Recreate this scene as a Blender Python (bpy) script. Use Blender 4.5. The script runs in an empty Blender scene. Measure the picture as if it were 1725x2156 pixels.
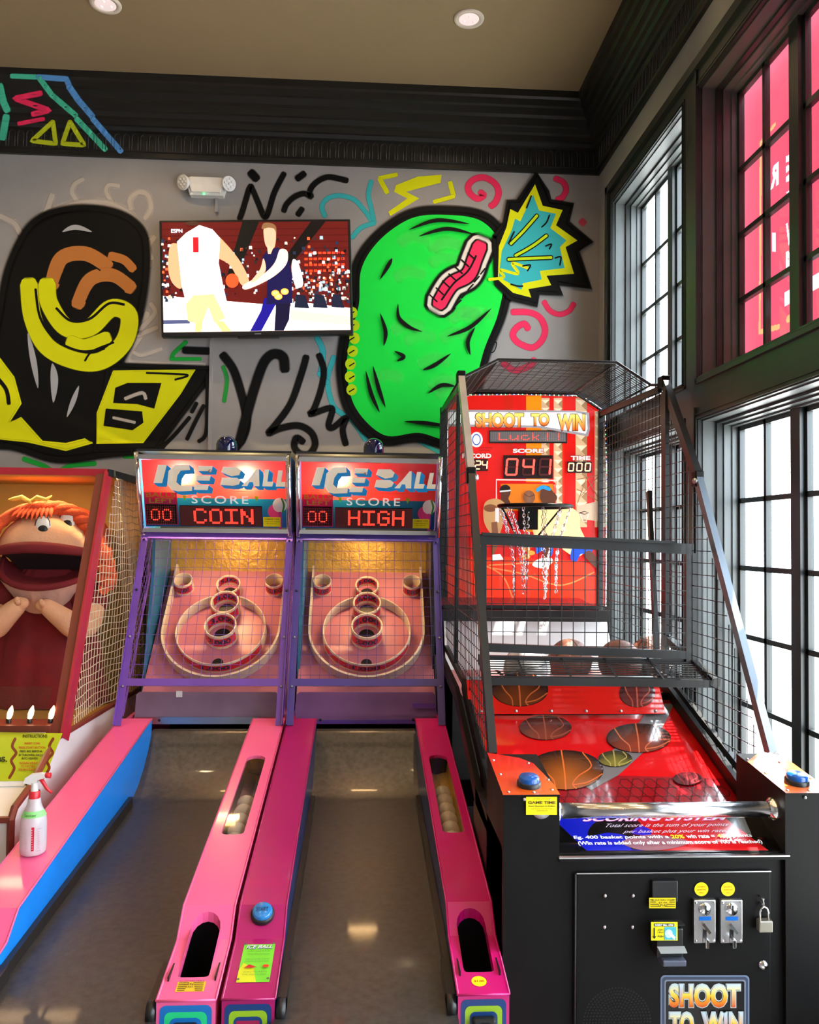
import bpy, bmesh, math, random
from mathutils import Vector as V, Matrix, geometry
random.seed(7)
SC = bpy.context.scene
COL = SC.collection
PI = math.pi

# ------------------------------------------------------------------ camera
FPX = 1725.0
VPT = (765, 1135)
ROLL = .013
EYE = V((0, 0, 1.7))
_Y = V(((VPT[0] - 862.5) / FPX, -(VPT[1] - 1078) / FPX, -1)).normalized()
_Z = V((math.sin(ROLL), math.cos(ROLL), 0))
_Z = (_Z - _Y * _Z.dot(_Y)).normalized()
_X = _Y.cross(_Z)
RM = Matrix((_X, _Y, _Z))
camd = bpy.data.cameras.new('camera')
cam = bpy.data.objects.new('camera', camd)
COL.objects.link(cam)
cam.matrix_world = Matrix.Translation(EYE) @ RM.to_4x4()
camd.sensor_fit = 'HORIZONTAL'
camd.sensor_width = 36
camd.lens = 36 * FPX / 1725
camd.clip_start = .05
SC.camera = cam

# ------------------------------------------------------------------ light and exposure
SKY = 15.0
SUN = 30.0
SC.view_settings.view_transform = 'Standard'
SC.view_settings.look = 'None'
SC.view_settings.gamma = 1
SC.view_settings.use_curve_mapping = False
SC.view_settings.exposure = 0.0
w = bpy.data.worlds.new('sky')
SC.world = w
w.use_nodes = True
bg = w.node_tree.nodes['Background']
bg.inputs[0].default_value = (.80, .90, 1, 1)
bg.inputs[1].default_value = SKY


def add_light(name, kind, loc, power, color, size=.1, direction=(0, 0, -1), sizey=None, spot=None, portal=False):
    d = bpy.data.lights.new(name, kind)
    d.energy = power
    d.color = color
    if kind == 'AREA':
        d.size = size
        if sizey:
            d.shape = 'RECTANGLE'
            d.size_y = sizey
        if portal:
            d.cycles.is_portal = True
    elif kind in ('POINT', 'SPOT'):
        d.shadow_soft_size = size
        if spot:
            d.spot_size, d.spot_blend = spot
    elif kind == 'SUN':
        d.angle = size
    o = bpy.data.objects.new(name, d)
    COL.objects.link(o)
    o.location = loc
    o.rotation_euler = V(direction).to_track_quat('-Z', 'Y').to_euler()
    return o


add_light('sun', 'SUN', (6, 0, 8), SUN, (1, .93, .82), .01, (-.30, -.10, -.78))

# room numbers
XR, YB, ZC = 1.538, 5.3, 4.595
XL, YF = -5.2, -3.6
GX = XR + .165                                   # glass plane
BAYS = [(3.82, 4.94), (2.52, 3.64), (1.22, 2.34), (-.08, 1.04), (-1.38, -.26), (-2.68, -1.56)]
for a, b in BAYS:
    for z0, z1 in ((2.46, 3.80), (.30, 2.26)):
        add_light('window_portal', 'AREA', (GX + .06, (a + b) / 2, (z0 + z1) / 2), 1, (1, 1, 1), z1 - z0, (-1, 0, 0), b - a, portal=True)


# ------------------------------------------------------------------ pixel helpers (points on real planes)
def ray(u, v):
    return RM @ V(((u - 862.5) / FPX, -(v - 1078) / FPX, -1))


def hit(u, v, p0, n):
    d = ray(u, v)
    t = (V(p0) - EYE).dot(V(n)) / d.dot(V(n))
    return EYE + d * t


def aty(u, v, y):
    return hit(u, v, (0, y, 0), (0, 1, 0))


def atx(u, v, x):
    return hit(u, v, (x, 0, 0), (1, 0, 0))


def atz(u, v, z):
    return hit(u, v, (0, 0, z), (0, 0, 1))


# ------------------------------------------------------------------ materials
def new_mat(name):
    m = bpy.data.materials.new(name)
    m.use_nodes = True
    nt = m.node_tree
    return m, nt, nt.nodes['Principled BSDF']


MATS = {}


def mat(name, col=(.5, .5, .5), rough=.5, metal=0., var=.08, scale=8., bump=0., bscale=60., coat=0., emit=None, es=1., trans=0., alpha=None, aniso=0., stretch=None, rvar=.15, spec=.5):
    if name in MATS:
        return MATS[name]
    m, nt, b = new_mat(name)
    N, L = nt.nodes, nt.links
    tc = N.new('ShaderNodeTexCoord')
    src = tc.outputs['Object']
    if stretch:
        mp = N.new('ShaderNodeMapping')
        mp.inputs['Scale'].default_value = stretch
        L.new(src, mp.inputs[0])
        src = mp.outputs[0]
    no = N.new('ShaderNodeTexNoise')
    no.inputs['Scale'].default_value = scale
    no.inputs['Detail'].default_value = 4
    L.new(src, no.inputs['Vector'])
    cr = N.new('ShaderNodeValToRGB')
    cr.color_ramp.elements[0].position = .3
    cr.color_ramp.elements[1].position = .7
    cr.color_ramp.elements[0].color = (*[c * (1 - var) for c in col], 1)
    cr.color_ramp.elements[1].color = (*[min(1, c * (1 + var)) for c in col], 1)
    L.new(no.outputs['Fac'], cr.inputs[0])
    L.new(cr.outputs[0], b.inputs['Base Color'])
    mr = N.new('ShaderNodeMapRange')
    mr.inputs['To Min'].default_value = max(.02, rough * (1 - rvar))
    mr.inputs['To Max'].default_value = min(1, rough * (1 + rvar))
    L.new(no.outputs['Fac'], mr.inputs['Value'])
    L.new(mr.outputs[0], b.inputs['Roughness'])
    b.inputs['Metallic'].default_value = metal
    b.inputs['Specular IOR Level'].default_value = spec
    b.inputs['Coat Weight'].default_value = coat
    b.inputs['Coat Roughness'].default_value = .06
    b.inputs['Transmission Weight'].default_value = trans
    if aniso:
        b.inputs['Anisotropic'].default_value = aniso
    if bump:
        n2 = N.new('ShaderNodeTexNoise')
        n2.inputs['Scale'].default_value = bscale
        L.new(src, n2.inputs['Vector'])
        bp = N.new('ShaderNodeBump')
        bp.inputs['Strength'].default_value = bump
        bp.inputs['Distance'].default_value = .01
        L.new(n2.outputs['Fac'], bp.inputs['Height'])
        L.new(bp.outputs[0], b.inputs['Normal'])
    if emit:
        b.inputs['Emission Color'].default_value = (*emit, 1)
        b.inputs['Emission Strength'].default_value = es
    MATS[name] = m
    return m


def print_mat(name, rough=.35, coat=0., es=0., transl=0., alpha=False, var=.0, spec=.5):
    """ink or paint whose colour is stored per vertex (the print itself)"""
    if name in MATS:
        return MATS[name]
    m, nt, b = new_mat(name)
    N, L = nt.nodes, nt.links
    at = N.new('ShaderNodeAttribute')
    at.attribute_name = 'paint'
    csrc = at.outputs['Color']
    if var:
        tc = N.new('ShaderNodeTexCoord')
        no = N.new('ShaderNodeTexNoise')
        no.inputs['Scale'].default_value = 9
        L.new(tc.outputs['Object'], no.inputs['Vector'])
        mr = N.new('ShaderNodeMapRange')
        mr.inputs['To Min'].default_value = 1 - var
        mr.inputs['To Max'].default_value = 1 + var
        L.new(no.outputs['Fac'], mr.inputs['Value'])
        mx = N.new('ShaderNodeVectorMath')
        mx.operation = 'SCALE'
        L.new(csrc, mx.inputs[0])
        L.new(mr.outputs[0], mx.inputs['Scale'])
        csrc = mx.outputs[0]
    L.new(csrc, b.inputs['Base Color'])
    b.inputs['Roughness'].default_value = rough
    b.inputs['Coat Weight'].default_value = coat
    b.inputs['Coat Roughness'].default_value = .05
    b.inputs['Specular IOR Level'].default_value = spec
    if es:
        L.new(csrc, b.inputs['Emission Color'])
        b.inputs['Emission Strength'].default_value = es
    out = N['Material Output']
    last = b.outputs[0]
    if transl:
        tr = N.new('ShaderNodeBsdfTranslucent')
        L.new(csrc, tr.inputs[0])
        ms = N.new('ShaderNodeMixShader')
        ms.inputs[0].default_value = transl
        L.new(last, ms.inputs[1])
        L.new(tr.outputs[0], ms.inputs[2])
        last = ms.outputs[0]
    if alpha:
        tp = N.new('ShaderNodeBsdfTransparent')
        ms = N.new('ShaderNodeMixShader')
        L.new(at.outputs['Alpha'], ms.inputs[0])
        L.new(tp.outputs[0], ms.inputs[1])
        L.new(last, ms.inputs[2])
        last = ms.outputs[0]
    L.new(last, out.inputs[0])
    MATS[name] = m
    return m


def thin_glass(name, tint=(1, 1, 1), refl=.08, rough=.02):
    if name in MATS:
        return MATS[name]
    m, nt, b = new_mat(name)
    N, L = nt.nodes, nt.links
    N.remove(b)
    t = N.new('ShaderNodeBsdfTransparent')
    t.inputs[0].default_value = (*tint, 1)
    g = N.new('ShaderNodeBsdfGlossy')
    g.inputs['Roughness'].default_value = rough
    lw = N.new('ShaderNodeLayerWeight')
    lw.inputs['Blend'].default_value = .5
    pw = N.new('ShaderNodeMath')
    pw.operation = 'POWER'
    pw.inputs[1].default_value = 5
    L.new(lw.outputs['Facing'], pw.inputs[0])
    fr = N.new('ShaderNodeMapRange')
    fr.inputs['To Min'].default_value = refl
    fr.inputs['To Max'].default_value = 1
    L.new(pw.outputs[0], fr.inputs['Value'])
    ms = N.new('ShaderNodeMixShader')
    L.new(fr.outputs[0], ms.inputs[0])
    L.new(t.outputs[0], ms.inputs[1])
    L.new(g.outputs[0], ms.inputs[2])
    L.new(ms.outputs[0], N['Material Output'].inputs[0])
    MATS[name] = m
    return m


# ------------------------------------------------------------------ mesh builder
class MB:
    def __init__(s, off=(0, 0, 0)):
        s.v, s.f, s.mi, s.c, s.sm, s.mats = [], [], [], [], [], []
        s.off = V(off)
        s.col = (1, 1, 1, 1)

    def _m(s, m):
        if m not in s.mats:
            s.mats.append(m)
        return s.mats.index(m)

    def add(s, verts, faces, m, smooth=False, cols=None):
        b = len(s.v)
        s.v += [V(p) + s.off for p in verts]
        s.c += cols if cols else [s.col] * len(verts)
        i = s._m(m)
        for f in faces:
            s.f.append([b + k for k in f])
            s.mi.append(i)
            s.sm.append(smooth)

    def box(s, x0, x1, y0, y1, z0, z1, m, bev=0):
        if bev:
            return s.rbox((x0 + x1) / 2, (y0 + y1) / 2, (z0 + z1) / 2, abs(x1 - x0), abs(y1 - y0), abs(z1 - z0), bev, m)
        vs = [(x, y, z) for x in (x0, x1) for y in (y0, y1) for z in (z0, z1)]
        s.add(vs, [(0, 1, 3, 2), (4, 6, 7, 5), (0, 4, 5, 1), (2, 3, 7, 6), (0, 2, 6, 4), (1, 5, 7, 3)], m)

    def rbox(s, cx, cy, cz, sx, sy, sz, bev, m, rot=None):
        bm = bmesh.new()
        bmesh.ops.create_cube(bm, size=1)
        for v in bm.verts:
            v.co = V((v.co.x * sx, v.co.y * sy, v.co.z * sz))
        bmesh.ops.bevel(bm, geom=bm.edges[:], offset=min(bev, min(sx, sy, sz) * .45), segments=2, profile=.5, affect='EDGES')
        R = rot or Matrix.Identity(3)
        bm.verts.index_update()
        s.add([R @ v.co + V((cx, cy, cz)) for v in bm.verts], [[v.index for v in f.verts] for f in bm.faces], m)
        bm.free()

    def prism(s, poly, d, m, cap=True):
        """poly: list of 3D points (planar), extruded by vector d"""
        n = len(poly)
        d = V(d)
        vs = [V(p) for p in poly] + [V(p) + d for p in poly]
        fs = [(i, (i + 1) % n, (i + 1) % n + n, i + n) for i in range(n)]
        s.add(vs, fs, m)
        if cap:
            tris = geometry.tessellate_polygon([[V(p) for p in poly]])
            s.add(vs[:n], [tuple(reversed(t)) for t in tris], m)
            s.add(vs[n:], tris, m)

    def quad(s, a, b, c, d, m):
        s.add([a, b, c, d], [(0, 1, 2, 3)], m)

    def tube(s, pts, r, m, n=8, closed=False, caps=True, smooth=True, cols=None):
        pts = [V(p) for p in pts]
        k = len(pts)
        rs = r if isinstance(r, (list, tuple)) else [r] * k
        vs = []
        up = None
        for i, p in enumerate(pts):
            if closed:
                t = pts[(i + 1) % k] - pts[i - 1]
            else:
                t = pts[min(i + 1, k - 1)] - pts[max(i - 1, 0)]
            t.normalize()
            if up is None:
                up = V((0, 0, 1)) if abs(t.z) < .9 else V((0, 1, 0))
            up = (up - t * up.dot(t))
            if up.length < 1e-4:
                up = t.orthogonal()
            up.normalize()
            sd = t.cross(up)
            for j in range(n):
                a = 2 * PI * (j + .5) / n
                vs.append(p + (up * math.sin(a) + sd * math.cos(a)) * rs[i])
        fs = []
        for i in range(k if closed else k - 1):
            i2 = (i + 1) % k
            for j in range(n):
                j2 = (j + 1) % n
                fs.append((i * n + j, i * n + j2, i2 * n + j2, i2 * n + j))
        s.add(vs, fs, m, smooth and n > 4)
        if caps and not closed:
            s.add(vs[:n], [tuple(reversed(range(n)))], m)
            s.add(vs[-n:], [tuple(range(n))], m)

    def bar(s, a, b, w, h, m, up=(0, 0, 1)):
        a, b = V(a), V(b)
        t = (b - a).normalized()
        up = V(up)
        sd = t.cross(up).normalized()
        u = sd.cross(t).normalized()
        vs = []
        for p in (a, b):
            for i, j in ((-1, -1), (1, -1), (1, 1), (-1, 1)):
                vs.append(p + sd * (w / 2 * i) + u * (h / 2 * j))
        s.add(vs, [(0, 1, 5, 4), (1, 2, 6, 5), (2, 3, 7, 6), (3, 0, 4, 7), (3, 2, 1, 0), (4, 5, 6, 7)], m)

    def lathe(s, prof, o, ax, m, n=32, smooth=True, a0=0, a1=2 * PI, ref=None, mfun=None):
        """prof: (radius, height) along axis ax from o"""
        o, ax = V(o), V(ax).normalized()
        u = V(ref).normalized() if ref else ax.orthogonal().normalized()
        w_ = ax.cross(u)
        full = abs(a1 - a0 - 2 * PI) < 1e-6
        cnt = n if full else n + 1
        vs = []
        for r, h in prof:
            for j in range(cnt):
                a = a0 + (a1 - a0) * j / n
                vs.append(o + ax * h + (u * math.cos(a) + w_ * math.sin(a)) * max(r, 1e-5))
        for i in range(len(prof) - 1):
            fs = []
            for j in range(n):
                j2 = (j + 1) % cnt
                fs.append((i * cnt + j, i * cnt + j2, (i + 1) * cnt + j2, (i + 1) * cnt + j))
            mm = mfun(i) if mfun else m
            s.add(vs, fs, mm, smooth) if False else s._lathe_add(vs, fs, mm, smooth, i, cnt)

    def _lathe_add(s, vs, fs, m, smooth, i, cnt):
        sub = vs[i * cnt:(i + 2) * cnt]
        s.add(sub, [[k - i * cnt for k in f] for f in fs], m, smooth)

    def ball(s, c, r, m, n=20, sc=(1, 1, 1), fn=None):
        c = V(c)
        rings = n // 2
        vs = []
        for i in range(rings + 1):
            t = PI * i / rings
            for j in range(n):
                a = 2 * PI * j / n
                p = V((math.sin(t) * math.cos(a), math.sin(t) * math.sin(a), math.cos(t)))
                if fn:
                    p = fn(p)
                vs.append(c + V((p.x * r * sc[0], p.y * r * sc[1], p.z * r * sc[2])))
        fs = []
        for i in range(rings):
            for j in range(n):
                j2 = (j + 1) % n
                fs.append((i * n + j, (i + 1) * n + j, (i + 1) * n + j2, i * n + j2))
        s.add(vs, fs, m, True)

    def build(s, name, parent=None, base=None):
        me = bpy.data.meshes.new(name)
        if parent is not None:
            off = V(ORG[parent.name])
        else:
            if base is None:
                xs = [p.x for p in s.v]
                ys = [p.y for p in s.v]
                zs = [p.z for p in s.v]
                base = ((min(xs) + max(xs)) / 2, (min(ys) + max(ys)) / 2, min(zs))
            off = V(base)
        me.from_pydata([p - off for p in s.v], [], s.f)
        for m in s.mats:
            me.materials.append(m)
        for i, p in enumerate(me.polygons):
            p.material_index = s.mi[i]
            p.use_smooth = s.sm[i]
        at = me.color_attributes.new('paint', 'FLOAT_COLOR', 'POINT')
        at.data.foreach_set('color', [x for c in s.c for x in (c if len(c) == 4 else (*c, 1))])
        me.validate()
        o = bpy.data.objects.new(name, me)
        COL.objects.link(o)
        if parent is not None:
            o.parent = parent
        else:
            o.location = off
        ORG[o.name] = off
        if s.sm and any(s.sm):
            bm = bmesh.new()
            bm.from_mesh(me)
            bmesh.ops.remove_doubles(bm, verts=[v for v in bm.verts], dist=1e-6) if len(bm.verts) < 60000 and not getattr(s, 'nodup', False) else None
            bm.to_mesh(me)
            bm.free()
        return o


ORG = {}


def empty(name, loc, label, cat, group=None):
    o = bpy.data.objects.new(name, None)
    COL.objects.link(o)
    o.location = loc
    o.empty_display_size = .1
    ORG[o.name] = V(loc)
    tag(o, label, cat, group)
    return o


def tag(o, label=None, cat=None, group=None, kind=None):
    if label:
        o['label'] = label
    if cat:
        o['category'] = cat
    if group:
        o['group'] = group
    if kind:
        o['kind'] = kind
    return o


def struct(o):
    o['kind'] = 'structure'
    return o


def lin(r, g, b, a=1):
    """sRGB 0-255 to linear"""
    f = lambda c: (c / 255 / 12.92) if c <= 10 else ((c / 255 + .055) / 1.055) ** 2.4
    return (f(r), f(g), f(b), a)


# ------------------------------------------------------------------ text
_TC = {}


def glyphs(text, bold=0., spacing=1.):
    key = (text, bold, spacing)
    if key in _TC:
        return _TC[key]
    cu = bpy.data.curves.new('t', 'FONT')
    cu.body = text
    cu.size = 1
    cu.offset = bold
    cu.resolution_u = 3
    cu.space_character = spacing
    cu.dimensions = '2D'
    cu.fill_mode = 'FRONT'
    o = bpy.data.objects.new('t', cu)
    COL.objects.link(o)
    dg = bpy.context.evaluated_depsgraph_get()
    me = bpy.data.meshes.new_from_object(o.evaluated_get(dg))
    vs = [(v.co.x, v.co.y) for v in me.vertices]
    fs = [tuple(p.vertices) for p in me.polygons]
    bpy.data.objects.remove(o)
    bpy.data.curves.remove(cu)
    bpy.data.meshes.remove(me)
    xs = [a for a, b in vs]
    ys = [b for a, b in vs]
    x0, x1, y0, y1 = min(xs), max(xs), min(ys), max(ys)
    vs = [((a - x0) / (x1 - x0), (b - y0) / (y1 - y0)) for a, b in vs]
    _TC[key] = (vs, fs)
    return _TC[key]


def smooth_path(pts, closed=False, n=8):
    out = []
    k = len(pts)
    if k < 3:
        return [tuple(p) for p in pts]
    rng = range(k) if closed else range(k - 1)
    g = lambda i: pts[i % k] if closed else pts[max(0, min(k - 1, i))]
    for i in rng:
        p0, p1, p2, p3 = g(i - 1), g(i), g(i + 1), g(i + 2)
        for j in range(n):
            t = j / n
            out.append(tuple(.5 * ((2 * b) + (-a + c) * t + (2 * a - 5 * b + 4 * c - d) * t * t + (-a + 3 * b - 3 * c + d) * t ** 3)
                             for a, b, c, d in zip(p0, p1, p2, p3)))
    if not closed:
        out.append(tuple(pts[-1]))
    return out


class Decal:
    """flat print or paint laid on a plane: shapes given in 2D coordinates mapped by F(u, v) -> point, lifted along n"""

    def __init__(s, mb, F, n, m, step=.0005, start=.001):
        s.mb, s.F, s.n, s.m, s.step, s.k = mb, F, V(n).normalized(), m, step, start

    def put(s, pts, faces, col, m=None, cols=None):
        L = s.n * s.k
        c = cols if cols else [col if len(col) == 4 else (*col, 1)] * len(pts)
        s.mb.add([V(s.F(*p)) + L for p in pts], faces, m or s.m, False, c)
        s.k += s.step

    def poly(s, pts, col, m=None, smooth=False, soft=0):
        if smooth:
            pts = smooth_path(pts, True)
        tris = geometry.tessellate_polygon([[V((*p, 0)) for p in pts]])
        s.put(pts, tris, col, m)
        if soft:
            s.stroke(pts + pts[:1], soft, col, soft=.8, smooth=False)

    def rect(s, x0, y0, x1, y1, col, m=None):
        s.put([(x0, y0), (x1, y0), (x1, y1), (x0, y1)], [(0, 1, 2, 3)], col, m)

    def grad(s, x0, y0, x1, y1, c0, c1, m=None):
        s.put([(x0, y0), (x1, y0), (x1, y1), (x0, y1)], [(0, 1, 2, 3)], c0, m, cols=[c0, c0, c1, c1])

    def ell(s, cx, cy, rx, ry, col, m=None, n=28, rot=0, col2=None):
        ca, sa = math.cos(rot), math.sin(rot)
        pts = [(cx + rx * math.cos(2 * PI * i / n) * ca - ry * math.sin(2 * PI * i / n) * sa,
                cy + rx * math.cos(2 * PI * i / n) * sa + ry * math.sin(2 * PI * i / n) * ca) for i in range(n)] + [(cx, cy)]
        c4 = col if len(col) == 4 else (*col, 1)
        d4 = col2 if col2 else c4
        s.put(pts, [(i, (i + 1) % n, n) for i in range(n)], col, m, cols=[c4] * n + [d4])

    def stroke(s, pts, w, col, m=None, soft=0., smooth=True, closed=False, taper=False, cap=True):
        if smooth:
            pts = smooth_path(pts, closed)
        P = [V(p) for p in pts]
        # drop duplicates
        Q = [P[0]]
        for p in P[1:]:
            if (p - Q[-1]).length > 1e-6:
                Q.append(p)
        P = Q
        if len(P) < 2:
            return
        if cap and not closed and not taper and w > 0:
            # rounded ends
            d0 = (P[0] - P[1]).normalized()
            d1 = (P[-1] - P[-2]).normalized()
            P = [P[0] + d0 * w * .45, P[0] + d0 * w * .3] + P + [P[-1] + d1 * w * .3, P[-1] + d1 * w * .45]
        k = len(P)
        lv = [(-1 - soft, 0), (-1 + soft * .3, 1), (1 - soft * .3, 1), (1 + soft, 0)] if soft else [(-1, 1), (1, 1)]
        nl = len(lv)
        vs, cs = [], []
        for i in range(k):
            t = P[min(i + 1, k - 1)] - P[max(i - 1, 0)]
            if closed:
                t = P[(i + 1) % k] - P[i - 1]
            if t.length < 1e-9:
                t = V((1, 0))
            t.normalize()
            nn = V((-t.y, t.x))
            hw = w / 2
            if taper:
                hw *= max(.08, math.sin(PI * i / (k - 1)))
            elif cap and not closed:
                if i == 0 or i == k - 1:
                    hw *= .35
                elif i == 1 or i == k - 2:
                    hw *= .75
            al = col[3] if len(col) == 4 else 1
            for q, a in lv:
                p = P[i] + nn * (hw * q)
                vs.append((p.x, p.y))
                ee = 0 if (soft and not closed and cap and (i == 0 or i == k - 1)) else 1
                cs.append((*col[:3], al * a * ee))
        fs = []
        for i in range(k if closed else k - 1):
            i2 = (i + 1) % k
            for j in range(nl - 1):
                fs.append((i * nl + j, i * nl + j + 1, i2 * nl + j + 1, i2 * nl + j))
        s.put(vs, fs, col, m, cols=cs)

    def text(s, t, x0, y0, x1, y1, col, m=None, bold=0., shear=0., col2=None, spacing=1., flip=False, arc=0.):
        """(x0,y0) lower left of the ink, (x1,y1) upper right, in the decal's own coordinates"""
        vs, fs = glyphs(t, bold, spacing)
        h = (y1 - y0)
        pts = []
        for a, b in vs:
            if flip:
                a = 1 - a
            pts.append((x0 + (x1 - x0) * a + shear * h * (b - .5), y0 + h * b + arc * 4 * (a - .5) ** 2))
        c1 = col if len(col) == 4 else (*col, 1)
        cols = None
        if col2:
            c2 = col2 if len(col2) == 4 else (*col2, 1)
            cols = [tuple(p * (1 - b) + q * b for p, q in zip(c1, c2)) for a, b in vs]
        s.put(pts, fs, c1, m, cols)

    def layer(s, d=None):
        s.k += d if d else s.step


def scan_grid(poly, F, mb, du, dv, r, m, n=4, jitter=0., slant=0):
    """wires of a grid clipped by a 2D polygon"""
    def lines(vertical, step):
        k = 0 if vertical else 1
        lo = min(p[k] for p in poly)
        hi = max(p[k] for p in poly)
        c = lo + step / 2
        while c < hi:
            xs = []
            q = len(poly)
            for i in range(q):
                a, b = poly[i], poly[(i + 1) % q]
                if (a[k] - c) * (b[k] - c) < 0:
                    t = (c - a[k]) / (b[k] - a[k])
                    xs.append(a[1 - k] + t * (b[1 - k] - a[1 - k]))
            xs.sort()
            for i in range(0, len(xs) - 1, 2):
                if jitter:
                    K = 10
                    pts = []
                    for j in range(K + 1):
                        w_ = xs[i] + (xs[i + 1] - xs[i]) * j / K
                        cc = c + jitter * math.sin(j * 1.7 + c * 37) * (0 if j in (0, K) else 1)
                        pts.append(F(cc, w_) if vertical else F(w_, cc))
                    mb.tube(pts, r, m, n=n, caps=False)
                else:
                    a = F(c, xs[i]) if vertical else F(xs[i], c)
                    b = F(c, xs[i + 1]) if vertical else F(xs[i + 1], c)
                    mb.tube([a, b], r, m, n=n, caps=False)
            c += step
    lines(True, du)
    lines(False, dv)

# ------------------------------------------------------------------ common materials
M_wall = mat('grey_wall_paint', (.33, .31, .30), .75, var=.04, bump=.04, bscale=220)
M_ceil = mat('tan_ceiling_paint', (.30, .215, .115), .8, var=.03)
M_trim = mat('black_trim_paint', (.010, .010, .010), .38, var=.1)
M_dark = mat('dark_green_black_frame', (.022, .028, .028), .35, var=.1)
M_floor = mat('grey_concrete_floor', (.22, .22, .23), .35, var=.2, scale=3, bump=.03)
M_ext = mat('pale_pavement', (.55, .54, .52), .9)
M_white = mat('white_plastic', (.78, .76, .72), .4)
M_black = mat('black_plastic', (.012, .012, .013), .35)
M_blackmetal = mat('black_powder_coat', (.016, .016, .017), .3, var=.2)
M_cage = mat('dark_grey_cage_steel', (.016, .016, .016), .38, spec=.4)
M_chrome = mat('chrome', (.85, .85, .87), .1, metal=1, var=.03)
M_steel = mat('brushed_steel', (.62, .62, .64), .3, metal=1, var=.05)
M_paint = print_mat('spray_paint', .6, alpha=True, var=.05, spec=.12)
M_ink = print_mat('printed_ink', .35)
M_glossink = print_mat('laminated_print', .22, coat=.7)
M_glass = thin_glass('clear_pane', (.97, .98, .98), .04)
M_plexi = thin_glass('clear_acrylic', (.93, .93, .93), .06, .04)
M_led = mat('red_led_lit', (.4, .01, .01), .5, emit=(1, .03, .015), es=5)
M_leddim = mat('red_led_unlit', (.10, .006, .006), .4)

# ------------------------------------------------------------------ setting
b = MB(); b.box(XL - .2, XR + .02, YF - .2, YB + .2, -.1, 0, M_floor); struct(b.build('floor'))
b = MB(); b.box(XL - .2, XR + .25, YF - .2, YB + .2, ZC, ZC + .1, M_ceil); struct(b.build('ceiling'))
b = MB(); b.box(XL - .2, XR + .25, YB, YB + .15, 0, ZC, M_wall); struct(b.build('wall_back'))
b = MB(); b.box(XL - .15, XL, YF, YB, 0, ZC, M_wall); struct(b.build('wall_left'))
b = MB(); b.box(XL, XR, YF - .15, YF, 0, ZC, M_wall); struct(b.build('wall_front'))
# right wall: grey plaster above and beside the panelled window surround
b = MB()
b.box(XR, XR + .185, YF - .15, YB, 3.91, ZC, M_wall)
b.box(XR, XR + .185, 5.0, YB, 0, 3.91, M_wall)
struct(b.build('wall_right'))
b = MB()
S0 = XR - .02
ys = [5.01] + [q for a, c in BAYS for q in (c, a)] + [YF - .1]
for i in range(0, len(ys), 2):                          # piers
    b.box(S0, XR + .185, ys[i + 1], ys[i], 0, 3.92, M_dark)
for a, c in BAYS:
    b.box(S0, XR + .185, a, c, 0, .30, M_dark)
    b.box(S0, XR + .185, a, c, 2.26, 2.46, M_dark)
    b.box(S0, XR + .185, a, c, 3.80, 3.92, M_dark)
# casing mouldings, outer edge
b.box(S0 - .022, S0, YF, 5.03, 3.885, 3.93, M_dark)
b.box(S0 - .022, S0, 4.985, 5.03, 0, 3.93, M_dark)
for a, c in BAYS:
    for z0, z1 in ((.30, 2.26), (2.46, 3.80)):
        for e in (0, .018):                            # bead around each opening
            q = .012 + e
            r = .008 - e * .2
            b.box(S0 - r, S0, a - q, a - q + .006, z0 - q, z1 + q, M_dark)
            b.box(S0 - r, S0, c + q - .006, c + q, z0 - q, z1 + q, M_dark)
            b.box(S0 - r, S0, a - q, c + q, z1 + q - .006, z1 + q, M_dark)
            b.box(S0 - r, S0, a - q, c + q, z0 - q, z0 - q + .006, M_dark)
# panel ledge under the upper windows, near pier step
b.box(S0 - .012, S0, YF, 3.66, 2.425, 2.445, M_dark)
b.box(S0 - .012, S0, 3.635, 3.65, 2.43, 3.90, M_dark)
b.box(S0 - .012, S0, 3.66, 3.675, 0, 2.32, M_dark)
struct(b.build('trim_3'))

M_jamb = mat('grey_window_jamb', (.10, .115, .115), .4, var=.1)


def window(n, a, c, z0, z1, rows):
    """stepped frame, two casements of two columns, panes"""
    f = MB()
    for d0, d1, t, m in ((.0, .06, .006, M_jamb), (.06, .09, .018, M_dark), (.09, .125, .026, M_jamb), (.125, .185, .034, M_jamb)):
        x0, x1 = XR + d0, XR + d1
        f.box(x0, x1, a, a + t, z0, z1, m)
        f.box(x0, x1, c - t, c, z0, z1, m)
        f.box(x0, x1, a + t, c - t, z1 - t, z1, m)
        f.box(x0, x1, a + t, c - t, z0, z0 + t, m)
    t = .034
    mid = (a + c) / 2
    x0, x1 = GX - .014, GX + .010
    f.box(x0 - .02, x1 + .008, mid - .035, mid + .035, z0 + t, z1 - t, M_dark)
    ya, yc = a + t, c - t
    for (p, q) in ((ya, mid - .035), (mid + .035, yc)):
        s_ = .018
        f.box(x0, x1, p, p + s_, z0 + t, z1 - t, M_dark)
        f.box(x0, x1, q - s_, q, z0 + t, z1 - t, M_dark)
        f.box(x0, x1, p, q, z0 + t, z0 + t + .02, M_dark)
        f.box(x0, x1, p, q, z1 - t - .02, z1 - t, M_dark)
        cm = (p + q) / 2
        f.box(x0, x1, cm - .011, cm + .011, z0 + t, z1 - t, M_dark)
        for z in rows:
            f.box(x0, x1, p, q, z - .011, z + .011, M_dark)
    f.box(XR - .01, XR + .02, a, c, z0 - .015, z0, M_dark)
    o = struct(f.build('window_%d' % n))
    g = MB()
    g.quad((GX, ya, z0 + t), (GX, yc, z0 + t), (GX, yc, z1 - t), (GX, ya, z1 - t), M_glass)
    g.build('pane', o)
    return o


for i, (a, c) in enumerate(BAYS):
    window(2 * i + 1, a, c, 2.46, 3.80, (2.80, 3.10, 3.40))
    window(2 * i + 2, a, c, .30, 2.26, (.69, .99, 1.29, 1.59, 1.89))

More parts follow.
